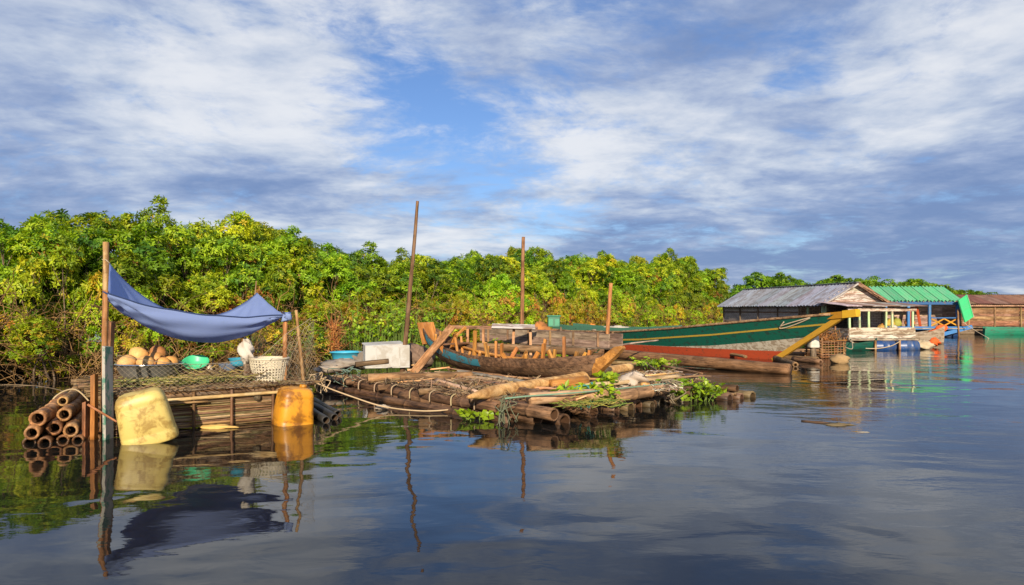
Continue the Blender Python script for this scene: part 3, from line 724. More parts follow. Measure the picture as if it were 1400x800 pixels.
# white woven basket
b = onpen(368, 522, .50); t = thing('woven_basket', 'tall cream woven basket with open lattice sides', 'basket', b)
def bk(z): return .20+.062*z/.33
for k in range(9):
    z = .012+k*.0375; MB().lathe([(bk(z)-.006, z-.009), (bk(z)+.006, z-.009), (bk(z)+.006, z+.009), (bk(z)-.006, z+.009), (bk(z)-.006, z-.009)], 40).build('weave_ring', M['basket'], t, True)
sm = MB().add([(x, y, z) for z in (0, 1) for x, y in ((-.011, 0), (.011, 0), (.011, .006), (-.011, .006))], [(0, 1, 5, 4), (1, 2, 6, 5), (2, 3, 7, 6), (3, 0, 4, 7), (4, 5, 6, 7)]).mesh('stave', M['basket'])
for k in range(34):
    a = 2*math.pi*k/34; o = link('stave', sm, t, (math.cos(a)*.203, math.sin(a)*.203, .0), (0, .185, a)); o.rotation_euler = Euler((0, 0, a), 'XYZ').to_matrix().to_4x4().to_euler()
    Mx = Matrix.Rotation(a, 3, 'Z') @ Matrix.Rotation(.186, 3, 'Y') @ Matrix.Rotation(-math.pi/2, 3, 'Z'); o.rotation_euler = Mx.to_euler(); o.scale = (1, 1, .335)
MB().lathe([(.252, .318), (.274, .318), (.278, .33), (.272, .345), (.252, .345), (.252, .318)], 40).build('rim', M['basket'], t, True)
MB().lathe([(.0, .004), (.198, .004), (.202, .02), (.0, .016)], 32).build('base', M['basket'], t, True)
# smaller things
o = MB().lathe([(0, 0), (.09, .0), (.14, .04), (.175, .10), (.185, .105), (.178, .112), (.165, .104), (.13, .045), (.08, .012), (0, .01)], 28).build('green_bowl', M['green_plastic'], None, True, heap(268, 509)); o.rotation_euler = (R(28), R(8), 0); o.location.z += .06
tag(o, 'tipped bright green plastic bowl on the pen', 'bowl')
o = MB().lathe([(0, 0), (.08, .0), (.115, .05), (.125, .10), (.135, .105), (.12, .11), (.105, .055), (.07, .012), (0, .01)], 24).build('enamel_pot', M['grey_plastic'], None, True, heap(312, 508)); tint(o, (.8, .9, 1.1))
tag(o, 'small dark grey enamel pot beside the blue bowl', 'pot')
o = MB().lathe([(0, 0), (.10, .0), (.13, .05), (.15, .10), (.16, .105), (.145, .11), (.12, .055), (.09, .012), (0, .01)], 24).build('blue_bowl', M['blue_plastic'], None, True, heap(328, 505))
tag(o, 'small blue plastic bowl below the white sacking', 'bowl')
o.location.z += .05
def lumpy(name, loc, size, mat, seed, parent=None, nz=9, na=16, amp=.22, c=(1, 1, 1)):
    r = random.Random(seed); ks = [(r.uniform(2, 5), r.uniform(1, 4), r.uniform(0, 6)) for _ in range(5)]; mb = MB(); prof = []
    vs = []
    for i in range(nz+1):
        a = -math.pi/2+math.pi*i/nz
        for k in range(na):
            q = 2*math.pi*k/na; d = 1+sum(amp/2*math.sin(k1*q*round(1)+k2*a*2+k3) if False else amp/2*math.sin(round(k1)*q+k2*a*2+k3) for k1, k2, k3 in ks)/1.6
            vs.append((math.cos(a)*math.cos(q)*size[0]*d, math.cos(a)*math.sin(q)*size[1]*d, math.sin(a)*size[2]*d))
    fs = [(i*na+k, i*na+(k+1) % na, (i+1)*na+(k+1) % na, (i+1)*na+k) for i in range(nz) for k in range(na)]
    mb.add(vs, fs); o = mb.build(name, mat, parent, True, loc); tint(o, c); return o
p = heap(331, 505, 10.1)
o = lumpy('white_sacking', p+Vector((.02, .10, .24)), (.10, .085, .15), M['cloth_white'], 5, None, 14, 22, .5, (1, 1, 1))
tag(o, 'crumpled white sacking draped on a stump by the blue bowl', 'sack')
o = pole('stump', pen(2.0, 1.0, .45)*0+Vector((p.x+.02, p.y+.10, .45)), Vector((p.x+.02, p.y+.10, .76)), .05, .045, M['dark']); tag(o, 'short dark stump under the white sacking', 'stump')
o = lumpy('white_bottle', heap(286, 506), (.05, .05, .075), M['white_plastic'], 8, None, 8, 12, .15, (1, .9, .8)); tag(o, 'small round off white float in front of the green bowl', 'float')
o = lumpy('brown_coconut', heap(278, 507), (.06, .055, .06), M['wood'], 9, None, 8, 12, .12, (.5, .35, .25)); tag(o, 'small dark brown coconut husk beside the green bowl', 'coconut')
o = pole('peg', onpen(291, 506, .47), onpen(290, 488, .72)*0+onpen(291, 506, .47)+Vector((-.01, .02, .2)), .016, .012, M['bamboo']); tag(o, 'short peg standing by the off white float', 'peg')

# plastic containers used as floats
def can_mesh(name, sx, sy, sz, mat, parent, rim=.0):
    vs = []; n = 28; mb = MB(); prof = [(.93, -.5), (.985, -.485), (1.0, -.45), (1.0, -.3), (.985, -.28), (1.0, -.26), (.995, 0), (.985, .25), (.97, .28), (.985, .30), (.955, .36), (.90, .43), (.80, .475), (.66, .495), (.4, .502), (.02, .505)]
    for r, z in prof:
        for k in range(n):
            q = 2*math.pi*k/n; c, s = math.cos(q), math.sin(q); e = .5
            x = math.copysign(abs(c)**e, c); y = math.copysign(abs(s)**e, s)
            wob_ = 1+.012*math.sin(3*q+z*9)
            tp = 1-.13*(z+.5); vs.append((x*sx/2*r*wob_*tp, y*sy/2*r*wob_*tp, z*sz))
    fs = [(i*n+k, i*n+(k+1) % n, (i+1)*n+(k+1) % n, (i+1)*n+k) for i in range(len(prof)-1) for k in range(n)]+[tuple(range(n-1, -1, -1))]
    mb.add(vs, fs); return mb.build(name, mat, parent, True)
p = P(198, 570, 8.38)
t = thing('yellow_container', 'dirty yellow plastic container floating tilted beside the painted board', 'container', p, R(20)); t.rotation_euler = (R(6), R(-13), R(22))
bd = can_mesh('body', .60, .42, .60, M['yellow_can'], t)
p = P(402, 556, 9.75); p.z = .20
t = thing('orange_container', 'rust stained orange plastic container floating at the rope end', 'container', p, R(30)); t.rotation_euler = (R(3), R(4), R(35))
bod = can_mesh('body', .50, .46, .56, M['orange_can'], t)
MB().lathe([(0, .27), (.05, .27), (.05, .312), (0, .315)], 16, (.12, .05, 0)).build('cap', M['orange_can'], bod, True)
o = lumpy('floating_foam', PZ(297, 584, .01), (.24, .10, .035), M['foamdirty'], 4, None, 8, 18, .3); tag(o, 'flat yellow piece of foam floating against the brushwood wall', 'foam')
for i, (x0, y0, x1, y1) in enumerate(((425, 553, 458, 571), (430, 548, 462, 567), (424, 560, 446, 575))):
    o = pole('black_pipe', PZ(x0, y0, .10-.02*i), PZ(x1, y1, .04), .055, .055, M['black'], hollow=.8, n=12); tag(o, 'black hollow pipe floating beside the orange container', 'pipe', 'black pipes by the orange container')

# stack of hollow bamboo on the left
bd = Vector((-.42, .907, 0)); bw = Vector((.907, .42, 0)); B0 = Vector((-5.50, 8.30, 0))
for i, (a, z, r, dl, L, c) in enumerate(((.02, -.01, .075, .0, 2.0, (.6, .45, .35)), (.18, .0, .07, -.1, 1.9, (.45, .33, .27)), (.34, -.01, .072, .05, 2.0, (.6, .42, .3)), (.50, .0, .062, -.05, 1.8, (.5, .36, .28)), (.66, -.01, .068, .0, 1.9, (.55, .38, .3)),
        (.06, .125, .08, -.12, 1.9, (.95, .7, .5)), (.25, .135, .085, .10, 2.0, (.85, .6, .42)), (.43, .12, .08, -.05, 1.9, (1.0, .72, .5)),
        (.10, .27, .09, .0, 2.1, (1.1, .85, .6)), (.33, .27, .08, .25, 1.9, (1.0, .75, .52)), (.26, .38, .06, .7, 1.4, (1.2, 1.0, .75)))):
    p0 = B0+bw*a+bd*dl+Vector((0, 0, z)); o = pole('bamboo_log', p0, p0+bd*L+Vector((rnd.uniform(-.06, .06), 0, .02)), r, r*.93, M['bamboo'], c=c, bow=.03, nodes=4, hollow=.66, n=14)
    tag(o, 'thick hollow bamboo log in the stack beside the fish pen', 'bamboo', 'hollow bamboo logs stacked beside the pen')
o = rope('bundle_rope', [B0+bw*.02+bd*1.3+Vector((0, 0, .1)), B0+bw*.1+bd*1.3+Vector((0, 0, .37)), B0+bw*.33+bd*1.35+Vector((0, 0, .46)), B0+bw*.55+bd*1.3+Vector((0, 0, .22))], .011, M['rope'], c=(1, .95, .8)); tag(o, 'pale rope lashed round the bamboo stack', 'rope')
o = rope('floating_line', [PZ(-30, 526, .01), PZ(20, 526, .012), PZ(60, 529, .012), PZ(100, 538, .2)], .006, M['rope'], c=(.6, .55, .5)); tag(o, 'thin line on the water running to the bamboo stack', 'rope')

# ================================================================== the big bamboo raft
N0 = Vector((-.02, 9.85, 0)); LD = Vector((-.633, .774, 0)).normalized(); WD = Vector((.774, .633, 0)).normalized()
def raft(wv, l, z): return N0+WD*wv+LD*l+Vector((0, 0, z))
rt = thing('bamboo_raft', 'big raft of lashed dark bamboo logs carrying the half built boat', 'raft', N0)
def rchild(o): o.location = Vector(o.location)-N0; return o
rr = random.Random(21)
wv = 0.0; i = 0
while wv < 5.15:                                   # floating layer
    r = rr.uniform(.065, .10)
    front = rr.uniform(-.25, .22)+(.35 if 1.2 < wv < 1.9 else 0)+(.25 if 3.0 < wv < 3.4 else 0)-(.25 if wv > 4.2 else 0)
    back = 6.2+rr.uniform(-.3, .4)-max(0, wv-3.0)*1.6
    rchild(pole('raft_log', raft(wv+rr.uniform(-.04, .04), front, .02+rr.uniform(-.02, .02)), raft(wv+rr.uniform(-.25, .25), back, .03), r, r*.85, M['dark'], rt, c=vary((.85, .72, .6), .3, rr), bow=rr.uniform(0, .08), nodes=7, hollow=.7, n=12))
    wv += r*1.75; i += 1
for wv, front, back, r, c in ((.0, .25, 6.3, .075, (1.1, .8, .6)), (.16, .05, 6.2, .07, (.9, .7, .55)), (.34, -.12, 5.9, .08, (1.1, .8, .6)), (.52, .0, 3.2, .085, (.8, .6, .45)), (.75, -.2, 2.6, .085, (1.0, .7, .5)), (1.02, -.05, 2.4, .075, (.9, .7, .5)), (1.3, .1, 2.0, .09, (1.1, .75, .55)), (1.85, -.1, 1.9, .08, (1.0, .75, .5)),
        (2.3, .0, 1.5, .085, (.9, .65, .5)), (2.75, -.1, 1.9, .075, (1.15, .85, .6)), (3.25, .05, 1.7, .08, (1.0, .75, .55)), (3.75, -.15, 1.6, .08, (.9, .7, .5)), (4.3, -.05, 1.4, .07, (1.0, .75, .5)), (4.75, -.35, 1.5, .06, (.8, .6, .45))):
    rchild(pole('raft_log', raft(wv, front, .165), raft(wv+rr.uniform(-.15, .15), back, .17), r, r*.85, M['dark'], rt, c=tuple(x*.8 for x in vary(c, .2, rr)), bow=rr.uniform(0, .06), nodes=6, hollow=.7, n=12))
for x, y, z, L, r, c in ((735, 573, .06, 3.2, .10, (1.3, 1.0, .8)), (700, 578, .0, 3.0, .085, (1.0, .75, .6)), (772, 577, .03, 2.8, .105, (1.1, .8, .6)), (758, 567, .17, 2.2, .085, (1.5, 1.15, .9)), (812, 563, .08, 2.4, .10, (1.25, .95, .75)), (785, 554, .24, 2.0, .085, (1.6, 1.2, .9)), (848, 553, .03, 2.2, .085, (1.0, .75, .6)), (878, 549, .03, 2.0, .085, (1.2, .9, .7)), (908, 544, .05, 1.8, .08, (1.4, 1.05, .8)), (928, 540, .05, 1.7, .075, (1.1, .85, .65))):
    p = PZ(x, y, z); rchild(pole('raft_log', p, p+LD*L+WD*rr.uniform(-.25, .25)+Vector((0, 0, .03)), r, r*.88, M['dark'], rt, c=c, bow=.04, nodes=4, hollow=.76, n=14, var=.2)).color = tuple(x*.72 for x in c)+(1,)
for k in range(15):                                # split bamboo and board decking
    wv = rr.uniform(.25, 2.9); l0 = rr.uniform(.5, 3.6); L = rr.uniform(1.0, 2.2); a = rr.uniform(-.25, .25)
    rchild(plank('deck_strip', raft(wv, l0, .275+.012*(k % 4)), raft(wv+a, l0+L, .275+.012*(k % 4)), rr.uniform(.07, .17), .02, M['wood' if k % 3 else 'grey'], rt, c=vary((1.25, .95, .7), .3, rr), roll=rr.uniform(-.1, .1)))
for l in (.75, 2.1, 3.4, 4.6, 5.7):                # cross beams
    z = .24 if l < 3 else .2
    rchild(pole('cross_beam', raft(-.12, l, z), raft(4.2-l*.35, l+rr.uniform(-.3, .3), z), .05, .045, M['wood'], rt, c=(.75, .6, .48), bow=.05, nodes=4))
for k in range(9):                                 # pale ties along the near edge
    l = .7+k*.58; q = [raft(-.09, l, .10), raft(-.07, l+.02, .22), raft(.03, l+.05, .262), raft(.16, l+.09, .245), raft(.24, l+.1, .15)]
    rchild(rope('tie', [v for v in q], .011, M['rope'], rt, c=vary((.85, .75, .65), .2, rr)))
def loose(name, label, x0, y0, z0, x1, y1, z1, r0, r1, mat, c=(1, 1, 1), cat='log', group=None, **kw):
    o = pole(name, PZ(x0, y0, z0), PZ(x1, y1, z1), r0, r1, M[mat], c=c, **kw); return tag(o, label, cat, group)
# loose timbers lying on the raft
q = spline([PZ(640, 543, .34), PZ(700, 531, .35), PZ(770, 520, .36), PZ(825, 508, .40), PZ(862, 502, .42)], 7)
o = MB().tube(q, [max(.02, .095*min(1, .15+k*.22)*(1-.006*k)) for k in range(len(q))], 12).build('pointed_log', M['pale'], None, True); tint(o, (.98, .80, .55)); tag(o, 'long pale debarked log with a pointed end beside the small boat', 'log')
loose('orange_log', 'short orange brown log with a sawn end beside the pale log', 753, 527, .33, 802, 521, .37, .095, .09, 'fresh', (.95, .85, .8), n=14)
loose('brown_log', 'straight brown log lying across the raft before the white box', 503, 517, .32, 645, 513, .32, .085, .08, 'wood', (1.1, .75, .5), bow=.02)
loose('white_stick', 'short whitish stick on the brown raft deck', 597, 521, .30, 655, 537, .30, .045, .03, 'pale', (1.15, 1.1, 1.1))
o = plank('grey_plank', PZ(628, 507, .33), PZ(730, 524, .33), .11, .03, M['grey'], c=(.9, .85, .8)); tag(o, 'long grey plank lying on the raft below the boat', 'plank')
loose('branch', 'slender bent branch lying under the half built boat', 560, 514, .33, 690, 522, .31, .03, .02, 'wood', (.8, .65, .5), 'branch', bow=.08)
loose('front_log', 'tan log with a sawn end lying above the water weed', 723, 545, .33, 828, 539, .33, .085, .08, 'wood', (1.35, 1.1, .85), n=14)
loose('tan_log', 'tan log lashed at the weed end of the raft', 842, 543, .26, 908, 532, .26, .09, .085, 'wood', (1.25, .95, .7), n=14, nodes=2)
loose('split_pole', 'yellow split pole on the debris by the raft end', 878, 526, .32, 940, 521, .22, .035, .03, 'pale', (1, .8, .45))
loose('bent_pole', 'bleached bent pole lying across the debris', 800, 528, .36, 930, 514, .34, .04, .035, 'pale', (.9, .85, .8), bow=.1)
loose('dark_pole', 'dark pole floating at the weedy tip of the raft', 935, 526, .10, 990, 541, .03, .06, .05, 'dark', (1, .8, .6), hollow=.6, n=12)
loose('dark_pole', 'dark pole floating off the weedy tip of the raft beside another', 905, 522, .18, 972, 533, .08, .065, .06, 'dark', (1.2, .9, .7), hollow=.6, n=12)
for k in range(26):                                # scattered driftwood
    x, y = rr.uniform(520, 930), 0
    ed = 505+max(0, (x-520)*.10) if x < 700 else 535-(x-700)*.09
    y = ed+rr.uniform(-12, 22); p = PZ(x, y, .29); a = rr.uniform(-1.3, 1.3); L = rr.uniform(.5, 1.3)
    o = pole('driftwood_stick', p, p+Vector((math.cos(a)*L, math.sin(a)*L, rr.uniform(-.02, .08))), rr.uniform(.012, .035), .012, M['wood' if rr.random() < .6 else 'pale'], c=vary((1, .8, .62), .3, rr), bow=.06, n=7, rough=.2)
    tag(o, 'thin driftwood stick strewn on the raft', 'stick', 'driftwood sticks on the raft')
BR2 = [(.30, .20, .11), (.16, .10, .06), (.42, .30, .18), (.22, .13, .07), (.10, .065, .04)]
strawpile('raft_litter', 3800, lambda r: raft(min(4.6, abs(r.gauss(0, 1)) * 2.2), r.uniform(.15, 4.5)*1.0, .23+r.uniform(0, .06)), .26, .008, BR2, 12, 'brown twigs bark and litter covering the raft', cat='litter')
strawpile('wood_chips', 700, lambda r: (lambda p: p)(PZ(r.uniform(840, 930), r.uniform(508, 534), .29)), .22, .012, [(.5, .4, .28), (.34, .22, .12), (.2, .13, .08), (.6, .52, .42)], 13, 'pale wood chips and shavings heaped at the raft end', cat='wood chips')

# ------------------------------------------------------------------ hull lofting
def hull_frame(S, E):
    S, E = Vector(S), Vector(E); ax = (E-S); L = ax.length; ax.normalize(); lat = Vector((ax.y, -ax.x, 0)); return S, ax, lat, L
# half built boat: ribs above a weathered planked hull
S, AX, LAT, BL = hull_frame((-1.80, 16.0, 0), (1.52, 12.42, 0))
def itp(s, xs, ys): return float(np.interp(s, xs, ys))
def b_half(s): return .50*max(0.0, math.sin(math.pi*min(1, max(0, s*.93+.045))))**.55*(1 if s < .86 else 1-.75*((s-.86)/.14)**1.3)
def b_gun(s): return itp(s, [0, .08, .2, .4, .6, .8, 1], [1.12, .92, .76, .64, .62, .66, .76])
def b_keel(s): return itp(s, [0, .05, .12, .25, .5, .85, .95, 1], [.82, .60, .42, .28, .22, .27, .36, .46])
def b_pt(s, q, side, inset=0.0):
    h = max(0, b_half(s)-inset); k, g = b_keel(s)+inset*.8*(1-q), b_gun(s)
    y = h*math.sin(min(1, q*1.02)*math.pi/2)**.75; z = k+(g-k)*q**1.5
    return S+AX*(BL*s)+LAT*(side*y)+Vector((0, 0, z))
boat = thing('wooden_boat', 'half built small wooden boat with bare ribs resting on the raft', 'boat', (S+AX*BL/2))
O = S+AX*BL/2
def strip(fn_out, fn_in, ns, q0, q1, mat, name, parent, O, nq=4):
    mb = MB(); n1 = ns+1
    def g(fn): return [fn(i/ns, q0+(q1-q0)*j/nq)-O for j in range(nq+1) for i in range(n1)]
    a = g(fn_out); b = g(fn_in); m = len(a)
    fs = []
    for j in range(nq):
        for i in range(ns):
            p = j*n1+i; fs.append((p, p+1, p+n1+1, p+n1)); fs.append((m+p, m+p+n1, m+p+n1+1, m+p+1))
    for i in range(ns):
        fs.append((i, m+i, m+i+1, i+1)); t_ = nq*n1+i; fs.append((t_, t_+1, m+t_+1, m+t_))
    for j in range(nq):
        p = j*n1; fs.append((p, p+n1, m+p+n1, m+p)); p2 = p+ns; fs.append((p2, m+p2, m+p2+n1, p2+n1))
    return mb.add(a+b, fs).build(name, mat, parent)
for side in (1, -1):
    for j, (q0, q1, off) in enumerate(((0, .36, 0), (.355, .69, .010), (.685, 1.0, .020))):
        o = strip(lambda s, q: b_pt(s, q, side)+LAT*side*off, lambda s, q: b_pt(s, q, side, .03)+LAT*side*off, 30, q0, q1, M['dark'], 'strake', boat, O)
        tint(o, vary(((.72, .60, .54), (.88, .72, .62), (.80, .66, .56))[j], .12))
        if side > 0 and j == 2: strk = o
# worn teal paint on the upper plank near the raised end
pt = strip(lambda s, q: b_pt(.04+s*.42, q*(1-.10*s), 1)+LAT*.0235, lambda s, q: b_pt(.04+s*.42, q*(1-.10*s), 1, .004)+LAT*.0235, 16, .70, .985, M['teal_wood'], 'painted_band', strk, O)
# raised end piece and stem block
e0 = S+AX*.16
o = plank('stern_board', S+AX*.04+Vector((0, 0, .78))-O, S-AX*.16+Vector((0, 0, 1.24))-O, .42, .05, M['fresh'], boat, c=(1, .95, .9), roll=0.0)
sb = MB(); prof = [(-.02, .40), (.10, .46), (.52, .80), (.60, .88), (.56, .92), (.44, .90), (.16, .72), (-.06, .66)]
TIP = S+AX*(BL-.12)
vs = [TIP+AX*x+LAT*k*(.075 if x < .3 else .055)+Vector((0, 0, z))-O for k in (-1, 1) for x, z in prof]; n = len(prof)
sb.add(vs, [tuple(range(n)), tuple(range(2*n-1, n-1, -1))]+[(i, n+i, n+(i+1) % n, (i+1) % n) for i in range(n)]).build('stem_block', M['fresh'], boat)
ribc = M['fresh']
for k in range(13):
    s = .10+.80*k/12
    for side in (1, -1):
        up = rnd.choice((-.02, .03, .08, .16, .22)) if side > 0 else rnd.choice((.02, .08, .16, .28, .32))
        if k in (0, 12): up = .05
        a = b_pt(s, .55, side, .045); b = b_pt(s, 1.0, side, .05); tip = b+(b-a).normalized()*.05+Vector((0, 0, up))+LAT*side*rnd.uniform(-.05, .06)+AX*rnd.uniform(-.20, .20)
        rib = plank('rib', a-O, b.lerp(tip, 1.0)-O, .075, .045, ribc, boat, c=vary((.95, .88, .82), .2), roll=rnd.uniform(-.3, .3)+1.2)
    a = b_pt(s, .18, 1, .04); b = b_pt(s, .18, -1, .04); plank('floor_timber', a+Vector((0, 0, .03))-O, b+Vector((0, 0, .03))-O, .07, .06, ribc, boat, c=vary((.8, .72, .62), .2))
for side in (1, -1):
    pts = [b_pt(.08+.84*i/10, .86, side, .07)-O for i in range(11)]
    mb = MB(); mb.tube(pts, .03, 4); o = mb.build('stringer', M['fresh'], boat); tint(o, (.9, .85, .75))
plank('thwart', b_pt(.17, .98, 1)-O+Vector((0, 0, .02)), b_pt(.17, .98, -1)-O+Vector((0, 0, .02)), .18, .03, M['wood'], boat, c=(.8, .5, .35))
plank('bottom_board', S+AX*.9+Vector((0, 0, .40))-O, S+AX*(BL-.8)+Vector((0, 0, .40))-O, .34, .025, M['fresh'], boat, c=(.75, .62, .5))
# plank leaning on the raised end
o = plank('leaning_plank', PZ(566, 509, .30), P(618, 446, 15.45), .16, .035, M['wood'], c=(1.5, .95, .62), roll=.5); tag(o, 'long brown plank leaning against the raised end of the boat', 'plank')
o = plank('leaning_batten', P(612, 470, 15.75), P(637, 447, 15.9), .06, .03, M['fresh'], c=(1, .9, .8), roll=.4); tag(o, 'short batten propped inside the raised end of the boat', 'batten')
# work trestle with beam behind the boat
tr = thing('trestle', 'rough timber trestle with a long beam standing behind the small boat', 'trestle', P(675, 0, 16.6).xy.to_3d())
O2 = tr.location.copy()
plank('beam', P(618, 447, 16.6)-O2, P(735, 449, 16.6)-O2, .10, .07, M['dark'], tr, c=(1.6, 1.2, .95))
plank('top_board', P(672, 445.5, 16.45)-O2, P(731, 447, 16.45)-O2, .22, .025, M['white_paint'], tr, c=(1.15, 1.1, 1.12), roll=.35)
for x in (640, 662, 700, 726):
    plank('leg', Vector((P(x, 0, 16.6).x, 16.6, .12))-O2, P(x+rnd.uniform(-3, 3), 449, 16.6)-O2, .09, .06, M['wood'], tr, c=(1.4, 1.0, .7), roll=1.57)
# derelict plank hull behind
S2, AX2, LT2, L2 = hull_frame((P(668, 0, 18.6).x, 18.6, 0), (P(842, 0, 15.6).x, 15.6, 0))
tro = thing('plank_trough', 'long weathered grey plank trough lying behind the half built boat', 'trough', S2); z0 = .68
def tz(k): return z0+.06-.02*k
for side in (1, -1):
    for j in range(2):
        plank('side_plank', LT2*side*.28+Vector((0, 0, tz(0)+.09+.165*j)), AX2*L2+LT2*side*.22+Vector((0, 0, tz(1)+.06+.15*j)), .162-.01*j, .03, M['grey'], tro, c=vary((.72, .56, .46), .1), roll=1.57)
    for k in range(6):
        p = AX2*(L2*(.08+.17*k))+LT2*side*(.30-.01*k); plank('cleat', p+Vector((0, 0, tz(0)-.01)), p+Vector((0, 0, tz(0)+.30)), .05, .025, M['dark'], tro, c=(1.1, .9, .7), roll=0)
plank('bottom_plank', Vector((0, 0, tz(0))), AX2*L2+Vector((0, 0, tz(1)-.02)), .52, .03, M['dark'], tro)
for k, a in enumerate((.1, .55, .95)):
    p = S2+AX2*L2*a
    o = pole('prop_log', Vector((p.x, p.y, -.4)), Vector((p.x, p.y, z0+.03)), .07, .07, M['dark'], c=(1.2, .9, .7)); tag(o, 'stout dark post propping up the grey plank trough', 'post', 'posts under the plank trough')
o = pole('resting_log', P(640, 473, 16.3), P(800, 481, 15.0), .09, .08, M['wood'], c=(.95, .7, .52), bow=.02, n=12); tag(o, 'rounded brown log lying below the plank trough', 'log')
for x in (660, 780):
    p = P(x, 477, 15.6 if x > 700 else 16.1); o = pole('short_post', Vector((p.x, p.y, -.3)), Vector((p.x, p.y, p.z-.06)), .05, .05, M['dark']); tag(o, 'short post under the rounded brown log', 'post', 'posts under the rounded brown log')
o = lumpy('rust_heap', P(737, 452, 19.0)+Vector((0, 0, -.1)), (.35, .25, .28), M['rust'], 31, None, 10, 18, .4); tag(o, 'heap of rust coloured netting behind the plank trough', 'net heap')
o = lumpy('sack_bundle', P(737, 462, 19.3)+Vector((0, 0, -.25)), (.4, .3, .45), M['sack'], 33, None, 10, 18, .3); tag(o, 'dark bundle under the rust coloured netting', 'bundle')
# long floating log and an oar
o = pole('long_log', PZ(742, 474, .34), PZ(1079, 506, .10), .14, .15, M['dark'], c=(1.15, .85, .66), bow=.02, n=16); tag(o, 'very long smooth brown log floating between raft and green boat', 'log')
o = pole('oar_shaft', P(762, 483, 17.5), P(900, 465, 20.0), .025, .02, M['grey'], c=(.9, .8, .7)); tag(o, 'thin grey pole slanting up against the green hull', 'pole')
for x0, y0, x1, y1, r in ((830, 496, 925, 498, .05), (872, 489, 905, 512, .03), (905, 500, 960, 511, .035), (975, 480, 1020, 488, .06)):
    loose('drift_pole', 'thin pole drifting beside the very long brown log', x0, y0, .12, x1, y1, .08, r, r*.8, 'wood', vary((1, .75, .55)), 'pole', 'drift poles beside the long log')
# mooring poles
def mast(label, x0, Y, x1, y1, r0, r1, c, mat='wood', bow=.03):
    o = pole('mooring_pole', Vector((P(x0, 0, Y).x, Y, -.8)), P(x1, y1, Y), r0, r1, M[mat], c=c, bow=bow, n=10); return tag(o, label, 'pole')
mast('tallest dark pole slanting up beside the white foam box', 544, 15.9, 571, 275, .066, .032, (.6, .42, .33), bow=.05)
mast('straight slender pole standing behind the trestle', 713.5, 19.2, 715.5, 324, .062, .045, (1.0, .62, .42))
mast('short orange brown pole standing before the green hull', 822, 15.95, 835, 387, .052, .040, (1.3, .75, .42))

# ------------------------------------------------------------------ goods on the raft
p = PZ(528, 502, .27); 
bx = thing('foam_box', 'big white foam box standing open on the raft', 'box', p, R(16))
LX, LY, LZ = .95, .62, .46
MB().box((0, 0, .02), (LX, LY, .04), None, .008).build('bottom', M['foam'], bx)
for nm, c, s in (('side', (0, -LY/2+.03, LZ/2+.03), (LX, .06, LZ)), ('side', (0, LY/2-.03, LZ/2+.03), (LX, .06, LZ)), ('end', (-LX/2+.03, 0, LZ/2+.03), (.06, LY-.125, LZ)), ('end', (LX/2-.03, 0, LZ/2+.03), (.06, LY-.125, LZ))):
    MB().box(c, s, None, .010).build(nm, M['foam'], bx)
MB().box((-.05, .06, LZ+.045), (.86, .5, .035), Euler((R(5), R(-2), R(6))), .008).build('lid', M['foam'], bx)
for k in (-.25, .25): MB().box((k, -LY/2-.006, .25), (.03, .012, .42)).build('rib', M['foam'], bx)
p = PZ(473, 497, .28)
bb = thing('blue_tub', 'light blue plastic tub behind the grey sacks', 'tub', p)
bwl = MB().lathe([(0, 0), (.24, 0), (.30, .12), (.335, .25), (.36, .255), (.362, .275), (.34, .278), (.315, .25), (.28, .12), (.22, .02), (0, .02)], 32).build('bowl', M['blue_plastic'], bb, True)
MB().lathe([(.345, .25), (.368, .252), (.37, .278), (.345, .28)], 32).build('rim', M['blue_plastic'], bwl, True)
for x, y, s, c in ((470, 500, (.40, .22, .10), (1, .95, .9)), (490, 496, (.26, .2, .16), (.8, .75, .7)), (452, 507, (.3, .2, .07), (1.2, 1.1, 1))):
    o = lumpy('grey_sack', PZ(x, y, .30)+Vector((0, 0, s[2]*.4)), s, M['sack'], int(x), None, 10, 18, .4, c); tag(o, 'crumpled grey sack lying before the blue tub', 'sack', 'grey sacks before the blue tub')
o = pole('black_tube', PZ(486, 498, .42), PZ(531, 494, .46), .055, .055, M['dark'], c=(.8, .7, .6), n=12); tag(o, 'thick black tube lying before the white foam box', 'pipe')
for x, y, k in ((566, 480, 0), (575, 492, 1)):
    o = lumpy('brown_bundle', PZ(x, 500, .28)+Vector((0, .3, .15+.12*k*0)), (.28, .25, .26-.05*k), M['sack'], 50+k, None, 10, 16, .4, (.8, .6, .5)); tag(o, 'brown bundle between the foam box and the boat', 'bundle', 'brown bundles by the foam box')
o = strawpile('dead_reeds', 130, lambda r: P(457+r.gauss(0, 4), r.uniform(445, 482), 19.5), .7, .010, [(.50, .20, .05), (.36, .14, .05), (.58, .30, .10)], 14, 'orange brown dead reeds standing behind the blue tub', flat=3.5, cat='reeds')
gtint = (.5, .5, .5)
gcr = thing('green_crate', 'dark green plastic crate hung on poles before the thicket', 'crate', P(757, 440, 28))
MB().box((0, 0, .0), (.46, .36, .40), None, .02).build('body', M['green_crate'], gcr).color = (.6, .6, .6, 1)
MB().box((0, 0, .22), (.54, .42, .05), None, .015).build('rim', M['green_crate'], gcr)
for k in (-.12, .12): MB().box((k, -.185, -.02), (.16, .016, .26)).build('side_panel', M['green_crate'], gcr)
for x in (748, 767):
    o = pole('crate_post', Vector((P(x, 0, 28).x, 28.0, -.5)), P(x, 447, 28), .03, .03, M['dark']); tag(o, 'thin post carrying the dark green crate', 'post', 'posts under the green crate')
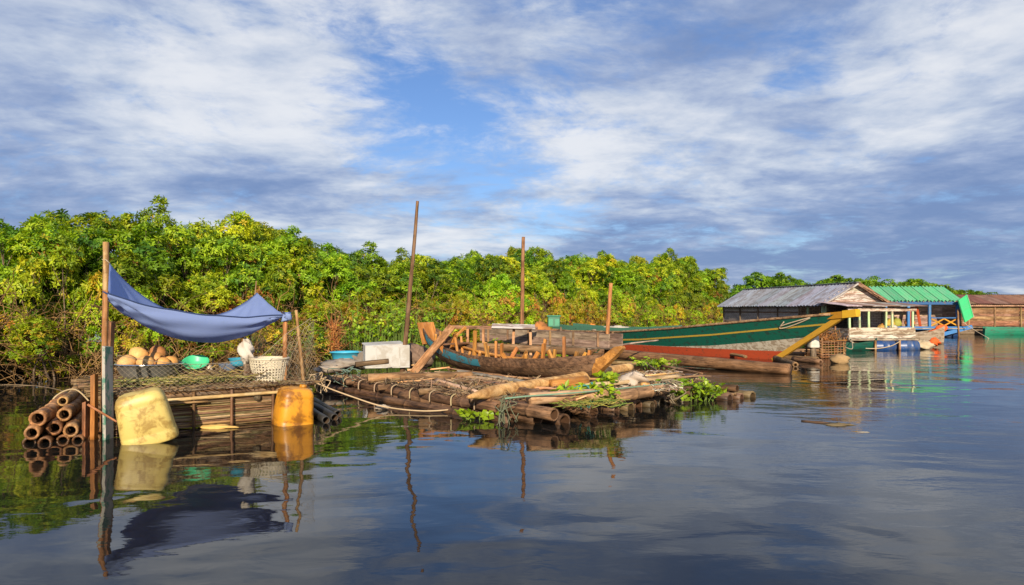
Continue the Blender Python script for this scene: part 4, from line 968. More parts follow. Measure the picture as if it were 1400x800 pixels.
# bags and rope tangles
o = lumpy('plastic_bag', PZ(868, 518, .40), (.15, .12, .09), M['cloth_white'], 61, None, 14, 22, .6, (1, .92, .86)); tag(o, 'crumpled whitish plastic bag among the raft debris', 'bag')
def tanglerope(name, p, rad, n, r, mat, label, seed, c=(1, 1, 1), droop=.3):
    rs = random.Random(seed); mb = MB()
    for i in range(n):
        q = [Vector((rs.gauss(0, rad), rs.gauss(0, rad), rs.uniform(0, .10)))]
        for k in range(5): q.append(q[-1]*.7+Vector((rs.gauss(0, rad), rs.gauss(0, rad), rs.uniform(-.08, .08)-droop*.12*k*rs.random())))
        mb.tube(spline(q, 3), r, 4)
    o = mb.build(name, M[mat], None, True, p); tint(o, c); tag(o, label, 'rope'); return o
tanglerope('rope_tangle', PZ(689, 552, .28), .05, 9, .006, 'rope_green', 'tangle of faded green rope hanging over the near raft corner', 3, (1.0, .75, .6), 1.0)
tanglerope('rope_tangle', PZ(798, 536, .36), .07, 12, .009, 'rope_green', 'teal rope knot on the weedy raft logs', 4, (.45, 1.1, 1.2), .3)
tanglerope('rope_tangle', PZ(912, 528, .30), .08, 10, .010, 'rope', 'grey rope knot lashing the tan log', 5, (.5, .5, .48), .4)
tanglerope('rope_tangle', PZ(433, 520, .42), .06, 10, .010, 'rope', 'pale rope knot at the head of the orange container', 6, (1.1, 1, .85), .3)
tanglerope('rope_tangle', PZ(470, 510, .36), .10, 9, .008, 'rope_green', 'faded rope heap beside the grey sacks', 7, (1, .95, .95), .3)
o = rope('mooring_rope', [PZ(425, 519, .46), PZ(440, 527, .40), PZ(480, 542, .23), PZ(525, 556, .07), PZ(580, 562, .035), PZ(630, 558, .06), PZ(665, 549, .16), PZ(692, 541, .34)], .011, M['rope'], c=(1.1, 1.0, .85)); tag(o, 'long pale rope sagging to the water between pen and raft', 'rope')
o = lumpy('rag', PZ(523, 557, .035), (.10, .05, .035), M['cloth_white'], 71, None, 8, 14, .5, (.8, .75, .7)); tag(o, 'wet rag knotted on the sagging rope', 'rag')
o = rope('green_rope', [PZ(690, 545, .36), PZ(730, 541, .38), PZ(800, 536, .40), PZ(870, 529, .36), PZ(915, 524, .34)], .012, M['rope_green'], c=(1.2, 1.25, 1.1)); tag(o, 'pale green rope running along the near raft logs', 'rope')

# water hyacinth and weeds
def hyacinth(label, px, py, z, n, spread, h, seed, c=(1, 1, 1), group=None):
    rs = np.random.RandomState(seed); p0 = PZ(px, py, z)
    pos = np.stack([rs.normal(0, spread, n), rs.normal(0, spread*.7, n), np.abs(rs.normal(.6, .3, n))*h], 1)
    ax = np.stack([rs.normal(0, .5, n), rs.normal(-.3, .5, n), np.ones(n)], 1)
    cols = PAL[rs.choice([1, 2, 0, 0, 1], n)]*.85
    V, F, C = leaf_arrays(rs, pos, ax, 4, .115, .085, cols, (-.1, .9))
    t = thing('water_hyacinth', label, 'water plant', p0, 0, group)
    tint(link('leaves', np_mesh('leaves', V, F, C, M['hyacinth']), t), c)
    mb = MB()
    for k in range(0, n, 2): mb.tube([(pos[k][0]*.7, pos[k][1]*.7, -.04), tuple(pos[k]*.9), tuple(pos[k])], [.009, .007, .004], 4)
    mb2 = mb.build('stems', M['straw'], t); mb2['kind'] = 'stuff'; a = mb2.data.attributes.new('Col', 'FLOAT_COLOR', 'POINT'); a.data.foreach_set('color', np.tile([.16, .24, .05, 1.0], len(mb2.data.vertices)))
hyacinth('bright clump of water hyacinth floating off the raft tip', 946, 545, .02, 110, .26, .22, 1)
hyacinth('green water weed growing between the near raft logs', 785, 546, .26, 26, .13, .14, 2)
hyacinth('leafy weed hanging below the teal rope knot', 816, 549, .22, 34, .13, .2, 3)
hyacinth('green weed sprouting beside the plastic bag', 831, 526, .34, 20, .08, .14, 4)
hyacinth('green plants growing inside the half built boat', 680, 482, .50, 34, .18, .22, 5)
hyacinth('weeds growing in the pointed end of the half built boat', 775, 489, .44, 40, .26, .16, 6)
hyacinth('water hyacinth drifting behind the wood chips', 898, 503, .05, 46, .25, .18, 7)
hyacinth('weed trailing in the water at the near raft corner', 655, 572, .02, 14, .12, .06, 8)
hyacinth('weed under the tallest pole beside the foam box', 492, 491, .1, 150, .45, 1.2, 9, (1, 1.05, 1))
hyacinth('tall leafy weed behind the white foam box', 540, 490, .1, 190, .5, 1.55, 10, (1.05, 1.1, 1))
hyacinth('grassy weed behind the raised end of the boat', 590, 487, .1, 110, .5, 1.2, 11, (.95, 1, 1))
strawpile('weed_trails', 260, lambda r: PZ(r.uniform(760, 850), r.uniform(535, 556), .27), .3, .005, [(.30, .34, .06), (.40, .34, .08), (.18, .26, .05)], 15, 'yellow green weed trails draped over the near logs', cat='weed')
# drifting debris on the open water
o = lumpy('drifting_clump', PZ(1146, 581, .0), (.20, .07, .022), M['sack'], 81, None, 8, 16, .6, (.6, .5, .3)); tag(o, 'brown clump of weed drifting on open water', 'debris')
o = pole('drifting_stick', PZ(1096, 577, -.01), PZ(1140, 580, .0), .03, .02, M['dark'], c=(.7, .6, .5)); tag(o, 'dark stick drifting beside the brown clump', 'stick')
o = lumpy('drifting_scrap', PZ(1180, 591, .0), (.08, .03, .010), M['cloth_white'], 83, None, 6, 12, .4, (.55, .55, .55)); tag(o, 'pale scrap drifting on open water', 'debris')

# ================================================================== green cargo boat
GS, GA, GL_, GLN = hull_frame((2.0, 31.8, 0), (9.45, 20.7, 0))
gb = thing('green_boat', 'long dark green wooden boat with red bottom and yellow stripe', 'boat', GS); 
RAKE = 2.35
def g_half(s): return .88*(1-abs(1-2*min(1, s*.62+.16))**2.6)**.7 if s < .55 else .88*max(0.0, 1-((s-.55)/.45)**2.2)**.85
def g_gun(s): return itp(s, [0, .15, .4, .6, .75, .88, 1], [.72, .66, .70, .88, 1.08, 1.26, 1.42])
Z0 = -.35
def g_pt(s, q, side, inset=0.0):
    """q is height fraction keel..gunwale; the stem rakes forward with height"""
    g = g_gun(s); z = Z0+(g-Z0)*q
    x = GLN*s
    rake = RAKE*(1.42-z)/1.42
    lim = GLN-max(0, rake)
    xx = x*(lim/GLN) if z < 1.42 else x
    flare = .50+.50*max(0, q)**.7
    h = max(0, g_half(s)*flare-inset)
    return GA*xx+GL_*(side*h)+Vector((0, 0, z-inset*.0))
def zq(s, z): return min(1.0, (z-Z0)/(g_gun(s)-Z0))
def gband(zf0, zf1, mat, name, off=0.0, sides=(1, -1), inset=.05, c=(1, 1, 1), s0=0.0, s1=1.0):
    for sd_ in sides:
        ns = 44
        def fo(s, q): ss = s0+(s1-s0)*s; a, b = zf0(ss), zf1(ss); return g_pt(ss, zq(ss, a+(b-a)*q), sd_)+GL_*sd_*off
        def fi(s, q): ss = s0+(s1-s0)*s; a, b = zf0(ss), zf1(ss); return g_pt(ss, zq(ss, a+(b-a)*q), sd_, inset)+GL_*sd_*off
        o = strip(fo, fi, ns, 0, 1, mat, name, gb, Vector((0, 0, 0)), 3); tint(o, c)
zr = lambda s: .26
zgb = lambda s: itp(s, [0, .64, .78, .9, 1], [.263, .266, .36, .54, .72])
zst = lambda s: itp(s, [0, .3, .5, .75, .9, 1], [.34, .36, .46, .72, .95, 1.12])
gband(lambda s: -.30, zr, M['hull_red'], 'bottom_paint')
gband(zr, zgb, M['hull_white'], 'white_band')
gband(zgb, lambda s: zst(s)-.03, M['hull_green'], 'lower_side')
gband(lambda s: zst(s)-.03, lambda s: zst(s)+.03, M['yellow_paint'], 'stripe', .015, c=(.75, .85, 1.3))
gband(lambda s: zst(s)+.03, g_gun, M['hull_green'], 'upper_side')
gband(lambda s: g_gun(s)-.30, lambda s: g_gun(s)-.012, M['hull_inner'], 'inner_lining', -.065, inset=.02, s1=.70, c=(1.2, 1.2, 1.2))
for sd_ in (1, -1):                                 # capping rail and plank seams
    mb = MB().tube([g_pt(i/40, 1, sd_)+Vector((0, 0, .015)) for i in range(40)], .042, 6); o = mb.build('capping_rail', M['dark'], gb, True); tint(o, (1.6, 1.35, 1.1))
for sd_ in (1, -1):                                 # raised coaming over the hold
    for k in range(2):
        strip(lambda s, q: g_pt(.03+.30*k+.298*s, 1, sd_, .10)+Vector((0, 0, -.10+.36*q*(1-.45*(k+s)/2))), lambda s, q: g_pt(.03+.30*k+.298*s, 1, sd_, .13)+Vector((0, 0, -.10+.36*q*(1-.45*(k+s)/2))), 12, 0, 1, M['hull_inner'], 'coaming', gb, Vector((0, 0, 0)), 2).color = (.55, .6, .6, 1)
for k in range(9):                                  # foredeck boards
    s = .70+.028*k; plank('deck_board', g_pt(s, 1, 1, .06)+Vector((0, 0, -.03)), g_pt(s, 1, -1, .06)+Vector((0, 0, -.03)), .34, .03, M['wood'], gb, c=(.9, .75, .62))
for k in range(7):
    s = .08+.085*k; plank('thwart', g_pt(s, 1, 1, .05)+Vector((0, 0, -.10)), g_pt(s, 1, -1, .05)+Vector((0, 0, -.10)), .22, .035, M['hull_inner'], gb)
stem0 = g_pt(1, 0.13, 1); stem1 = GA*(GLN-.22)+Vector((0, 0, 1.27))
plank('stem', GA*(GLN-RAKE-.05)+Vector((0, 0, -.05)), GA*(GLN-.12)+Vector((0, 0, 1.33)), .13, .15, M['yellow_paint'], gb, c=(.9, .85, .9), roll=0)
pb = GA*(GLN-.05)+Vector((0, 0, 1.40))
plank('prow_block', GA*(GLN-.75)+Vector((0, 0, 1.33)), GA*(GLN-.05)+Vector((0, 0, 1.39)), .22, .19, M['yellow_paint'], gb, c=(.7, .5, .4))
plank('prow_tip', GA*(GLN-.046)+Vector((0, 0, 1.40)), GA*(GLN+.36)+Vector((0, 0, 1.44)), .24, .21, M['yellow_paint'], gb, c=(1.1, 1.05, .8))
rope('bow_rope', [g_pt(.90, .93, 1)+GL_*.03, g_pt(.91, .8, 1)+GL_*.04, g_pt(.93, .84, 1)+GL_*.05, g_pt(.945, .97, 1)+GL_*.04, g_pt(.92, .90, 1)+GL_*.06, g_pt(.905, .84, 1)+GL_*.05], .018, M['rope'], gb)
for s, l in ((.32, .9), (.47, .5)):
    plank('gunwale_board', g_pt(s, 1, -1)+Vector((0, 0, .06)), g_pt(s+.1, 1, -1)+Vector((0, 0, .06)), .22, .03, M['white_paint'], gb)
o = lumpy('white_bundle', GS+g_pt(.30, 1, 0)+Vector((0, 0, .02)), (.8, .35, .18), M['cloth_white'], 91, None, 10, 18, .3, (.9, .88, .85)); tag(o, 'low whitish bundle lying across the green boat', 'bundle')
o = lumpy('orange_bag', GS+g_pt(.12, 1, -1)+Vector((0, .2, .02)), (.22, .2, .24), M['rust'], 92, None, 10, 16, .3, (1.6, 1.5, 1)); tag(o, 'orange bag lying at the thicket end of the green boat', 'bag')
# log raft under the bow
for k, (x0, y0, x1, y1, r) in enumerate(((1035, 487, 1118, 492, .10), (1050, 484, 1132, 486, .10), (1045, 479, 1120, 481, .10), (1085, 491, 1122, 495, .09), (1060, 490, 1088, 499, .09), (1010, 476, 1025, 486, .08), (930, 480, 1018, 479, .09))):
    loose('bow_log', 'dark log floating beneath the raised bow of the green boat', x0, y0, .06, x1, y1, .05, r, r*.9, 'dark', vary((1.2, .9, .7), .2), 'log', 'logs beneath the green bow', hollow=.5, n=12)

# brush crate with jug
cp = PZ(1128, 489, .0); cp.z = 0
ct = thing('brush_crate', 'upright stick crate full of brush standing in the water', 'crate', cp, R(15))
for sx in (-1, 1):
    for sy in (-1, 1): pole('post', (sx*.42, sy*.36, -.3), (sx*.42+rnd.uniform(-.03, .03), sy*.36, .66), .03, .025, M['bamboo'], ct, c=(.8, .65, .5), n=6)
for z in (.04, .12, .20, .28, .36, .44, .52):
    for sy in (-1, 1): pole('slat', (-.47, sy*.385, z), (.47, sy*.385, z+rnd.uniform(-.02, .02)), .022, .018, M['bamboo'], ct, c=vary((.85, .62, .45), .25), n=6)
    for sx in (-1, 1): pole('slat', (sx*.445, -.40, z+.03), (sx*.445, .40, z+.03+rnd.uniform(-.02, .02)), .02, .018, M['bamboo'], ct, c=vary((.8, .6, .45), .25), n=6)
for k in range(8): pole('upright', (-.40+.11*k, -.41, -.05), (-.40+.11*k+rnd.uniform(-.03, .03), -.41, .58), .012, .010, M['bamboo'], ct, c=vary((.9, .75, .6), .3), n=5)
strawpile('crate_brush', 420, lambda r: cp+Vector((r.gauss(.05, .18), r.gauss(0, .16), .45+abs(r.gauss(0, .17)))), .42, .012, [(.46, .20, .06), (.30, .16, .07), (.20, .12, .06)], 17, 'rust brown brush heaped in the stick crate', flat=.9, cat='brushwood')
jg = thing('white_jug', 'square white plastic jug on the stick crate', 'jug', P(1112, 466, 22.6)+Vector((0, 0, -.02)), R(12))
bod = can_mesh('body', .34, .26, .38, M['white_plastic'], jg); MB().lathe([(0, .19), (.05, .19), (.05, .235), (0, .237)], 14, (.08, 0, 0)).build('cap', M['white_plastic'], bod, True)
lo = P(1112, 466, 22.6); o = pole('jug_stand', Vector((lo.x, lo.y, -.3)), Vector((lo.x, lo.y, lo.z-.2)), .09, .09, M['dark']); tag(o, 'stump under the square white jug', 'stump')
o = lumpy('round_float', PZ(1148, 492, .10), (.26, .24, .16), M['rope'], 95, None, 10, 16, .2, (.8, .65, .45)); tag(o, 'round bundle of old rope floating by the stick crate', 'float')
pole_ = pole('porch_pole', Vector((P(1143, 0, 23.5).x, 23.5, -.4)), P(1142, 446, 23.5), .03, .025, M['bamboo'], c=(1, .7, .5)); tag(pole_, 'short pole standing behind the stick crate', 'pole')

# ================================================================== floating house with tin roof
HR = math.atan2(.16, .987)
H = thing('floating_house', 'floating house with grey tin roof and open white railed porch', 'house', (12.55, 29.5, 0), HR)
HW, HD, EZ, RZ = 2.7, 9.0, 1.83, 2.62
def V3(*a): return Vector(a)
def wallbox(name, c, s, mat, c_=(1, 1, 1), parent=H): return tint(MB().box(c, s).build(name, M[mat], parent), c_)
wallbox('floor', (HW/2, HD/2, .42), (HW, HD, .10), 'dark')
wallbox('side_wall', (.03, 5.35, 1.15), (.06, 7.3, 1.36), 'wall')
wallbox('side_wall', (HW-.03, 4.5, 1.15), (.06, 9.0, 1.36), 'wall')
wallbox('back_wall', (HW/2, HD-.03, 1.15), (HW-.125, .06, 1.36), 'wall')
wallbox('front_wall', (2.0, .06, 1.15), (1.25, .05, 1.30), 'wall', (1.2, 1.2, 1.2))
wallbox('partition', (HW/2, 2.6, 1.15), (HW-.13, .05, 1.30), 'wall')
for y in (1.72, 3.5, 5.3, 7.1, 8.95): plank('wall_post', (-.025, y, .3), (-.025, y, 1.84), .07, .05, M['dark'], H, roll=0)
for z in (.95, 1.42): plank('batten', (-.012, 1.75, z), (-.012, 8.9, z+.03), .05, .02, M['dark'], H, c=(1.3, 1.1, .95), roll=1.57)
plank('door_post', (.0, .02, .3), (.0, .02, 1.80), .09, .09, M['pale_green'], H)
plank('door_post', (.0, 1.1, .3), (.0, 1.1, 1.80), .07, .07, M['pale_green'], H, c=(.7, .8, .7))
# corrugated roof sheets, each its own piece
def corr(nx, L, pitch, amp, mat, name='roof_sheet'):
    mb = MB(); k = nx*4
    vs = [];
    for j in range(2):
        for i in range(k+1): vs.append((i/k*nx*pitch, j*L, amp*math.sin(2*math.pi*i/4)))
    mb.add(vs, [(i, i+1, k+2+i, k+1+i) for i in range(k)])
    me = mb.mesh(name, mat, True); return me
sheet_me = corr(4, 1.0, .236, .038, M['tin'])
def roof_side(parent, x_e, z_e, x_r, z_r, y0, n, wd, me, c, pitchw=.945, jit=.05):
    d = Vector((x_r-x_e, 0, z_r-z_e)); L = d.length; d.normalize()
    for k in range(n):
        o = link('roof_sheet', me, parent)
        # local X of the sheet along house Y, local Y up the slope
        X = Vector((0, 1, 0)) if x_r < x_e else Vector((0, 1, 0)); Yv = d; Zv = X.cross(Yv)
        if Zv.z < 0: Zv = -Zv
        Mt = Matrix((X, Yv, Zv)).transposed()
        ov = rnd.uniform(.10, .10+jit)
        o.rotation_euler = Mt.to_euler() if Mt.determinant() > 0 else Matrix((X, Yv, X.cross(Yv))).transposed().to_euler()
        o.location = Vector((x_e, y0+k*wd, z_e))-d*ov+Vector((0, 0, .004*(k % 2)))
        o.scale = (1, L+ov, 1); tint(o, vary(c, .16))
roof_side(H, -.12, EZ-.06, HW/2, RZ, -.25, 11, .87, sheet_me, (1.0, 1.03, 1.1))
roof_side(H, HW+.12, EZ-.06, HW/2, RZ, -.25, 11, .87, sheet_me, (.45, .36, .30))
plank('ridge_cap', (HW/2, -.3, RZ+.035), (HW/2, 9.3, RZ+.035), .20, .03, M['tin'], H, c=(.8, .8, .85))
plank('eave_board', (-.10, -.2, EZ-.11), (-.10, 9.2, EZ-.11), .10, .03, M['dark'], H, roll=1.57)
# gable boards
for k in range(6):
    z = EZ+.0+k*.115; half = (HW/2+.05)*(1-(k*.115+.05)/(RZ-EZ+.02))
    if half > .06: plank('gable_board', (HW/2-half, -.03-.008*(k % 2), z+.05), (HW/2+half, -.03-.008*(k % 2), z+.05+rnd.uniform(-.01, .01)), .118, .02, M['white_paint'], H, c=vary((1.1, 1.05, 1.0), .12), roll=1.57)
plank('barge_board', (HW/2, -.30, RZ-.02), (HW+.25, -.30, EZ-.14), .15, .03, M['dark'], H, c=(1.2, .9, .8), roll=1.57)
plank('barge_board', (HW/2, -.30, RZ-.02), (-.2, -.30, EZ-.12), .07, .03, M['white_paint'], H, roll=1.57)
for k in range(5): plank('roof_scrap', (HW/2+.2+k*.22, -.26-.02*k, RZ-.10-k*.14), (HW/2+.75+k*.2, -.22, RZ-.34-k*.13), .17, .018, M['dark' if k % 2 else 'wood'], H, c=vary((1.3, 1.0, .85), .3), roll=.5)
# porch
PY = -1.75
for k in range(9): plank('porch_floor_board', (-.05, PY+.10+k*.2, .43), (HW+.05, PY+.10+k*.2, .43), .19, .035, M['grey'], H, c=vary((.8, .72, .65), .15))
for k, z in enumerate((.52, .66, .79)): plank('rail_board', (-.05, PY-.03, z), (HW+.03, PY-.03, z+rnd.uniform(-.008, .008)), .135, .03, M['white_paint'], H, c=vary((1.0, .93, .86), .08), roll=1.57)
for k, z in enumerate((.55, .74)): plank('rail_board', (-.06, PY, z), (-.06, -.05, z), .18, .03, M['white_paint'], H, c=(.75, .68, .62), roll=1.57); plank('rail_board', (HW+.05, PY, z), (HW+.05, -.05, z), .18, .03, M['white_paint'], H, c=(.8, .75, .7), roll=1.57)
plank('sill', (-.1, PY-.06, .40), (HW+.12, PY-.06, .40), .09, .06, M['grey'], H, c=(.9, .75, .65))
for x in (.0, .42, .80, 1.52, 1.80, 2.66): plank('porch_post', (x, PY+.02, .42), (x+rnd.uniform(-.02, .02), PY+.02, 1.52), .075, .06, M['pale_green'], H, c=vary((1.1, 1.08, 1.0), .08), roll=0)
for x in (.03, 2.66): plank('porch_post', (x, -.1, .42), (x, -.1, 1.7), .07, .06, M['pale_green'], H, c=(.7, .75, .7))
plank('porch_beam', (-.1, PY+.0, 1.55), (HW+.1, PY+.0, 1.55), .13, .07, M['white_paint'], H, c=(1.15, 1.0, .95), roll=1.57)
for k in range(6):
    x0 = -.33+k*.56; plank('porch_roof_sheet', (x0+.3, PY-.28+rnd.uniform(-.06, .03), 1.68+rnd.uniform(-.01, .01)), (x0+.3, -.02, 1.86), .62, .018, M['gutter' if k % 2 else 'grey'], H, c=vary((1.5, 1.4, 1.35), .2), rag=.03)
plank('window_frame', (1.35, -.02, 1.08), (1.75, -.02, 1.08), .05, .04, M['white_paint'], H); plank('window_frame', (1.35, -.02, 1.42), (1.75, -.02, 1.42), .05, .04, M['white_paint'], H)
wallbox('window_pane', (1.55, .025, 1.25), (.42, .012, .30), 'grey_plastic')
# floats beneath the porch
fl = MB().lathe([(0, -.44), (.22, -.44), (.24, -.42), (.24, -.15), (.25, -.14), (.25, -.12), (.24, -.11), (.24, .11), (.25, .12), (.25, .14), (.24, .15), (.24, .42), (.22, .44), (0, .44)], 24).mesh('drum', M['barrel'], True)
Hm = Matrix.Translation((12.55, 29.5, 0)) @ Matrix.Rotation(HR, 4, 'Z')
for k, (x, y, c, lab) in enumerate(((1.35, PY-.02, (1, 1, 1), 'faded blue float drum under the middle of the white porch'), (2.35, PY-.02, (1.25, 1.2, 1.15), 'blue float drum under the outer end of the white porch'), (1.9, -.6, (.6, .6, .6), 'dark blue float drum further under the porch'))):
    t = thing('float_drum', lab, 'drum', Hm @ Vector((x, y, .13)), 0, 'float drums under the porch'); o = link('drum', fl, t, (0, 0, 0), (0, R(90), HR)); tint(o, c)
for x in (.1, .95, 1.85, 2.75): plank('float_beam', (x, PY, .30), (x, .2, .30), .10, .10, M['dark'], H)
for x in (.85, 1.86): plank('stilt', (x, PY-.30, -.3), (x, PY-.30, .38), .07, .06, M['bamboo'], H, c=(.9, .7, .5))
tp = thing('tyre_float', 'black rubber tyre hanging by the porch corner', 'tyre', Hm @ Vector((-.08, PY-.12, .12)), HR)
MB().lathe([(.13+.065*math.cos(a), .065*math.sin(a)) for a in [2*math.pi*i/10 for i in range(11)]], 20, (0, 0, 0), 1, Matrix.Rotation(R(90), 3, 'X')).build('ring', M['black'], tp, True)
# house goods on the porch
for k, (x, y, s, mt, c, lab) in enumerate(((2.15, -.6, (.16, .13, .11), 'foamdirty', (.8, .75, .6), 'yellow bundle on the white railed porch'), (2.45, -.9, (.16, .14, .10), 'cloth_white', (1, 1, 1), 'white bundle on the white railed porch'), (2.3, -.4, (.15, .15, .24), 'rust', (1, 1, 1), 'orange brown bundle standing on the white railed porch'))):
    q = Hm @ Vector((x, y, .83 if k < 2 else .70)); o = lumpy('porch_bundle', q, s, M[mt], 100+k, None, 8, 14, .35, c); tag(o, lab, 'bundle')
    
tb = thing('porch_table', 'low wooden table standing on the white railed porch', 'table', Hm @ Vector((2.3, -.75, .45)), HR)
plank('table_top', (-.35, 0, .27), (.30, 0, .27), .62, .03, M['wood'], tb)
for sx in (-.28, .24):
    for sy in (-.24, .24): plank('leg', (sx, sy, 0), (sx, sy, .255), .04, .04, M['wood'], tb)
o = rope('porch_rope', [Hm @ Vector(v) for v in ((-.1, PY-.05, .42), (.3, PY-.25, .12), (.9, PY-.32, .08), (1.5, PY-.28, .16), (1.86, PY-.33, .34))], .018, M['rope']); tag(o, 'pale rope slung below the white porch rail', 'rope')
o = rope('crate_rope', [cp+Vector((.3, .2, .6)), P(1150, 472, 24.8), P(1165, 477, 26), Hm @ Vector((.0, PY-.08, .45))], .016, M['rope']); tag(o, 'pale rope from the stick crate to the porch', 'rope')
cn = thing('green_canoe', 'small dark green canoe tucked under the white porch', 'canoe', Hm @ Vector((.2, PY-.15, .02)), HR+.1)
def canoe(t, L, hw, gz, kz, mat, c, O=Vector((0, 0, 0)), up=1.0):
    def f(s, q, sd_, ins=0): return V3(L*(s-.5), sd_*max(0, hw*math.sin(math.pi*(.04+.92*s))**.6-ins)*math.sin(q*math.pi/2)**.7, kz+(gz+up*.55*gz*abs(2*s-1)**3-kz)*q**1.4+up*.25*gz*abs(2*s-1)**4)
    for sd_ in (1, -1): tint(strip(lambda s, q: f(s, q, sd_), lambda s, q: f(s, q, sd_, .03), 20, 0, 1, M[mat], 'side', t, O), c)
    return f
canoe(cn, 1.7, .22, .26, -.08, 'hull_green', (.8, .8, .8))
gbt = P(1270, 0, 33.4); 
cb = thing('grey_boat', 'grey planked boat with orange prow moored behind the white porch', 'boat', Vector((17.4, 33.8, 0)), R(-12))
f = canoe(cb, 4.6, .55, .45, -.15, 'hull_white', (.75, .68, .62))
for k in range(6): plank('deck_board', (-.9+k*.42, -.46, .46), (-.9+k*.42, .46, .46), .38, .03, M['grey'], cb, c=vary((.9, .8, .75), .15))
o = lumpy('prow', V3(2.22, 0, .70), (.26, .12, .16), M['orange_paint'], 7, cb, 8, 14, .15)
o = MB().tube([(1.7, 0, .50), (2.1, 0, .62), (2.45, 0, .78)], [.09, .10, .06], 8).build('stem', M['orange_paint'], cb, True)
o = lumpy('rope_bundle', Hm @ Vector((HW+.5, PY+.1, .16)), (.36, .22, .18), M['cloth_white'], 111, None, 10, 16, .4, (1, .9, .7)); tag(o, 'pale bundle floating at the porch end beside the drums', 'bundle')
o = lumpy('orange_float', P(1277, 466, 30)+Vector((0, 0, -.05)), (.22, .14, .16), M['orange_paint'], 112, None, 10, 16, .4, (1, 1, 1)); tag(o, 'orange float bobbing by the pale bundle', 'float')

# ================================================================== green roofed floating house
G = thing('floating_house', 'blue floating house under a bright green tin roof', 'house', (21.2, 42.0, 0), 0)
gsheet = corr(3, 1.0, .22, .06, M['tin_green'], 'roof_sheet')
for k in range(7):
    o = link('roof_sheet', gsheet, G, (-.05+.63*k, -.55, 2.06+.004*(k % 2))); o.rotation_euler = (math.atan2(.86, 1.9), 0, 0); o.scale = (1, 2.1, 1); tint(o, vary((1.0, 1.0, 1.0), .14))
    o = link('roof_sheet', gsheet, G, (-.05+.63*k, 3.3, 2.06+.004*(k % 2))); o.rotation_euler = (math.pi-math.atan2(.86, 1.9), 0, 0); o.scale = (1, 2.1, 1); tint(o, vary((1.0, 1.0, 1.0), .14))
for k in range(15): plank('rafter_end', (.05+.3*k, -.50, 2.015), (.05+.3*k, .0, 2.2), .05, .06, M['white_paint'], G)
plank('fascia', (-.05, -.44, 1.94), (4.35, -.44, 1.94), .17, .05, M['blue_paint'], G, roll=1.57)
for x in (.05, 1.35, 2.55, 4.15): plank('post', (x, -.38, .5), (x, -.38, 1.9), .14, .12, M['blue_paint'], G, c=(1.3, 1.3, 1.25))
plank('deck_beam', (-.2, -.50, .52), (4.6, -.50, .52), .18, .10, M['blue_paint'], G, c=(1.2, 1.2, 1.2), roll=1.57)
for k in range(8): plank('deck_board', (-.2, -.40+k*.42, .50), (4.5, -.40+k*.42, .50), .40, .04, M['grey'], G)
for x0, x1 in ((2.62, 3.35), (3.35, 4.1)):
    for a, b in ((.65, 1.05), (1.05, .65)): plank('cross_brace', (x0, -.43-.02*(a > b), a), (x1, -.43-.02*(a > b), b), .07, .03, M['yellow_paint'], G, c=(.9, .7, .6), roll=1.57)
plank('hand_rail', (2.6, -.46, 1.10), (4.15, -.46, 1.10), .06, .05, M['blue_paint'], G, roll=1.57)
for k in range(9): plank('wall_board', (.0, 1.2, .62+.16*k), (4.2, 1.2, .62+.16*k), .155, .03, M['grey'], G, c=vary((.95, .72, .66), .22), roll=1.57)
for x in (.0, 4.2):
    for k in range(9): plank('wall_board', (x, 1.22, .62+.16*k), (x, 3.2, .62+.16*k), .155, .03, M['grey'], G, c=vary((.8, .66, .62), .2), roll=1.57)
plank('prow_strut', (3.0, -.48, .10), (4.9, -.48, .60), .20, .12, M['blue_paint'], G, c=(1.3, 1.3, 1.2), roll=1.57)
for y in (.2, 1.5, 2.8): tint(pole('pontoon', (-.1, y, .16), (4.4, y, .16), .26, .26, M['barrel'], G, n=16, c=(.8, .8, .8)), (.8, .8, .8))
for k, (x, c) in enumerate(((.55, (.8, .85, .5)), (.95, (.5, .75, .4)), (1.7, (.8, .4, .3)))):
    o = lumpy('deck_bundle', Vector((21.2+x, 42.1, .78)), (.26, .2, .26), M['foamdirty'], 120+k, None, 8, 14, .35, c); tag(o, ('yellow bundle on the deck of the blue house', 'yellow green bundle on the deck of the blue house', 'reddish bundle by the post of the blue house')[k], 'bundle')
for k in range(2):
    o = plank('red_board', (21.2+1.62+.5*k, 41.75, .55), (21.2+1.85+.35*k, 42.3, 1.75), .22, .03, M['orange_paint'], c=(.5, .5, .5), roll=.6); tag(o, 'tall dull red board leaning inside the blue house', 'board', 'red boards in the blue house')
# hanging green panel
gp = thing('hanging_shutter', 'bright green framed shutter hanging tilted beside the blue house', 'shutter', P(1320, 422, 41.3)); gp.rotation_euler = (R(0), R(-24), R(24))
MB().box((0, 0, 0), (.72, .05, 1.30), None, .008).build('sheet', M['panel_green'], gp)
for x in (-.365, .365): MB().box((x, -.01, 0), (.055, .09, 1.36), None, .01).build('frame_side', M['panel_green'], gp)
for z in (-.66, .0, .66): MB().box((0, -.022, z), (.67, .05, .05), None, .008).build('frame_bar', M['panel_green'], gp)
tint(MB().box((.40, -.012, 0), (.022, .10, 1.37)).build('edge_trim', M['white_paint'], gp), (1.1, 1.1, 1.1))
o = pole('panel_post', Vector((P(1313, 0, 41.3).x, 41.4, -.5)), Vector((P(1311, 0, 41.3).x, 41.4, 1.6)), .05, .045, M['bamboo'], c=(.9, .7, .5)); tag(o, 'crooked post holding the bright green shutter', 'post')
o = rope('panel_rope', [P(1316, 440, 41.2), P(1330, 450, 40.8), P(1352, 463, 39.5)], .022, M['rope']); tag(o, 'taut rope running from the green shutter to the water', 'rope')

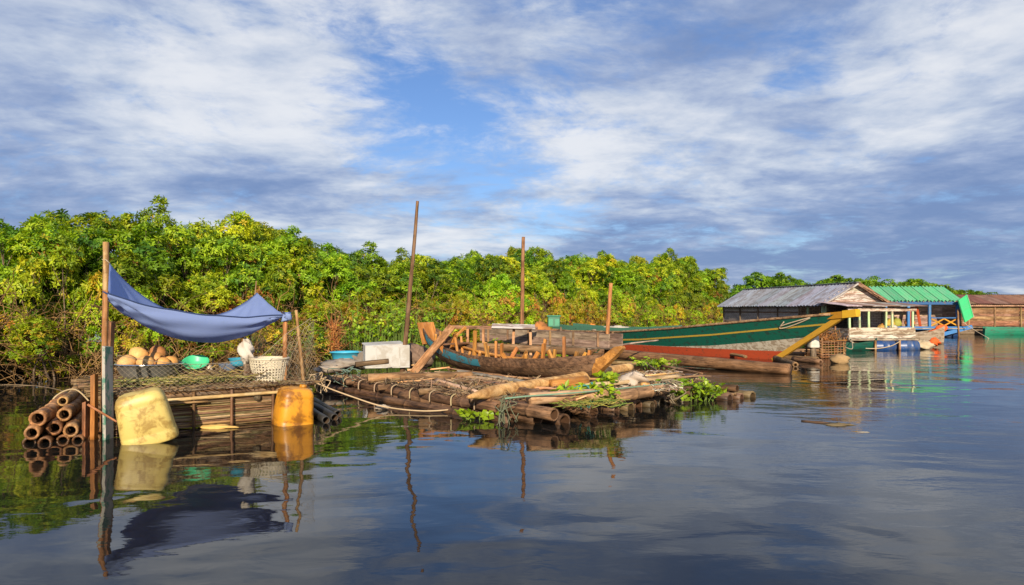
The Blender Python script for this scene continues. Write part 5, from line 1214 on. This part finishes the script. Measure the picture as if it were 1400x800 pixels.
# ================================================================== long brown floating house
L_ = thing('floating_house', 'long low brown plank floating house with rusty roof', 'house', (28.6, 46.5, 0), R(-3))
LEN = 14
for r_ in range(9):
    for k in range(4):
        plank('wall_board', (k*3.5+.01, -.012*(r_ % 2), .62+.15*r_), (k*3.5+3.49, -.012*(r_ % 2), .62+.15*r_+rnd.uniform(-.01, .01)), .145, .03, M['wood'], L_, c=vary((.85, .58, .46), .28), roll=1.57)
for k in range(9): plank('wall_post', (.4+k*1.6, -.06, .4), (.4+k*1.6, -.06, 1.95), .09, .05, M['wood'], L_, c=vary((1, .75, .55), .2))
plank('eave_beam', (-.2, -.25, 1.84), (LEN, -.25, 1.84), .12, .08, M['wood'], L_, c=(1.4, 1.15, 1.0), roll=1.57)
rs_me = corr(8, 1.0, .13, .022, M['gutter'], 'roof_sheet')
for k in range(14):
    o = link('roof_sheet', rs_me, L_, (-.3+1.02*k, -.5, 1.93+.005*(k % 2)+rnd.uniform(0, .02))); o.rotation_euler = (math.atan2(.62, 2.6), 0, 0); o.scale = (1, 2.75, 1); tint(o, vary((1.15, .85, .72), .35))
    o = link('roof_sheet', rs_me, L_, (-.3+1.02*k, 4.7, 1.93+.005*(k % 2))); o.rotation_euler = (math.pi-math.atan2(.62, 2.6), 0, 0); o.scale = (1, 2.75, 1); tint(o, vary((1.0, .85, .75), .3))
MB().box((LEN/2, 2.1, .46), (LEN, 4.2, .10)).build('floor', M['dark'], L_)
for r_ in range(9): plank('wall_board', (-.01, .03, .62+.15*r_), (-.01, 4.2, .62+.15*r_), .145, .03, M['wood'], L_, c=vary((.7, .52, .42), .25), roll=1.57)
plank('back_wall', (0, 4.2, 1.25), (LEN, 4.2, 1.25), 1.4, .04, M['wood'], L_, c=(.7, .5, .4), roll=1.57)
for y in (.4, 2.1, 3.8): pole('float_log', (-.2, y, .14), (LEN, y, .14), .26, .26, M['dark'], L_, n=14)
gh = thing('long_canoe', 'long low green canoe moored along the brown plank house', 'canoe', (36.0, 45.4, 0), R(-3))
canoe(gh, 13.0, .5, .46, -.15, 'hull_green', (2.2, 2.2, 1.9), up=.12)
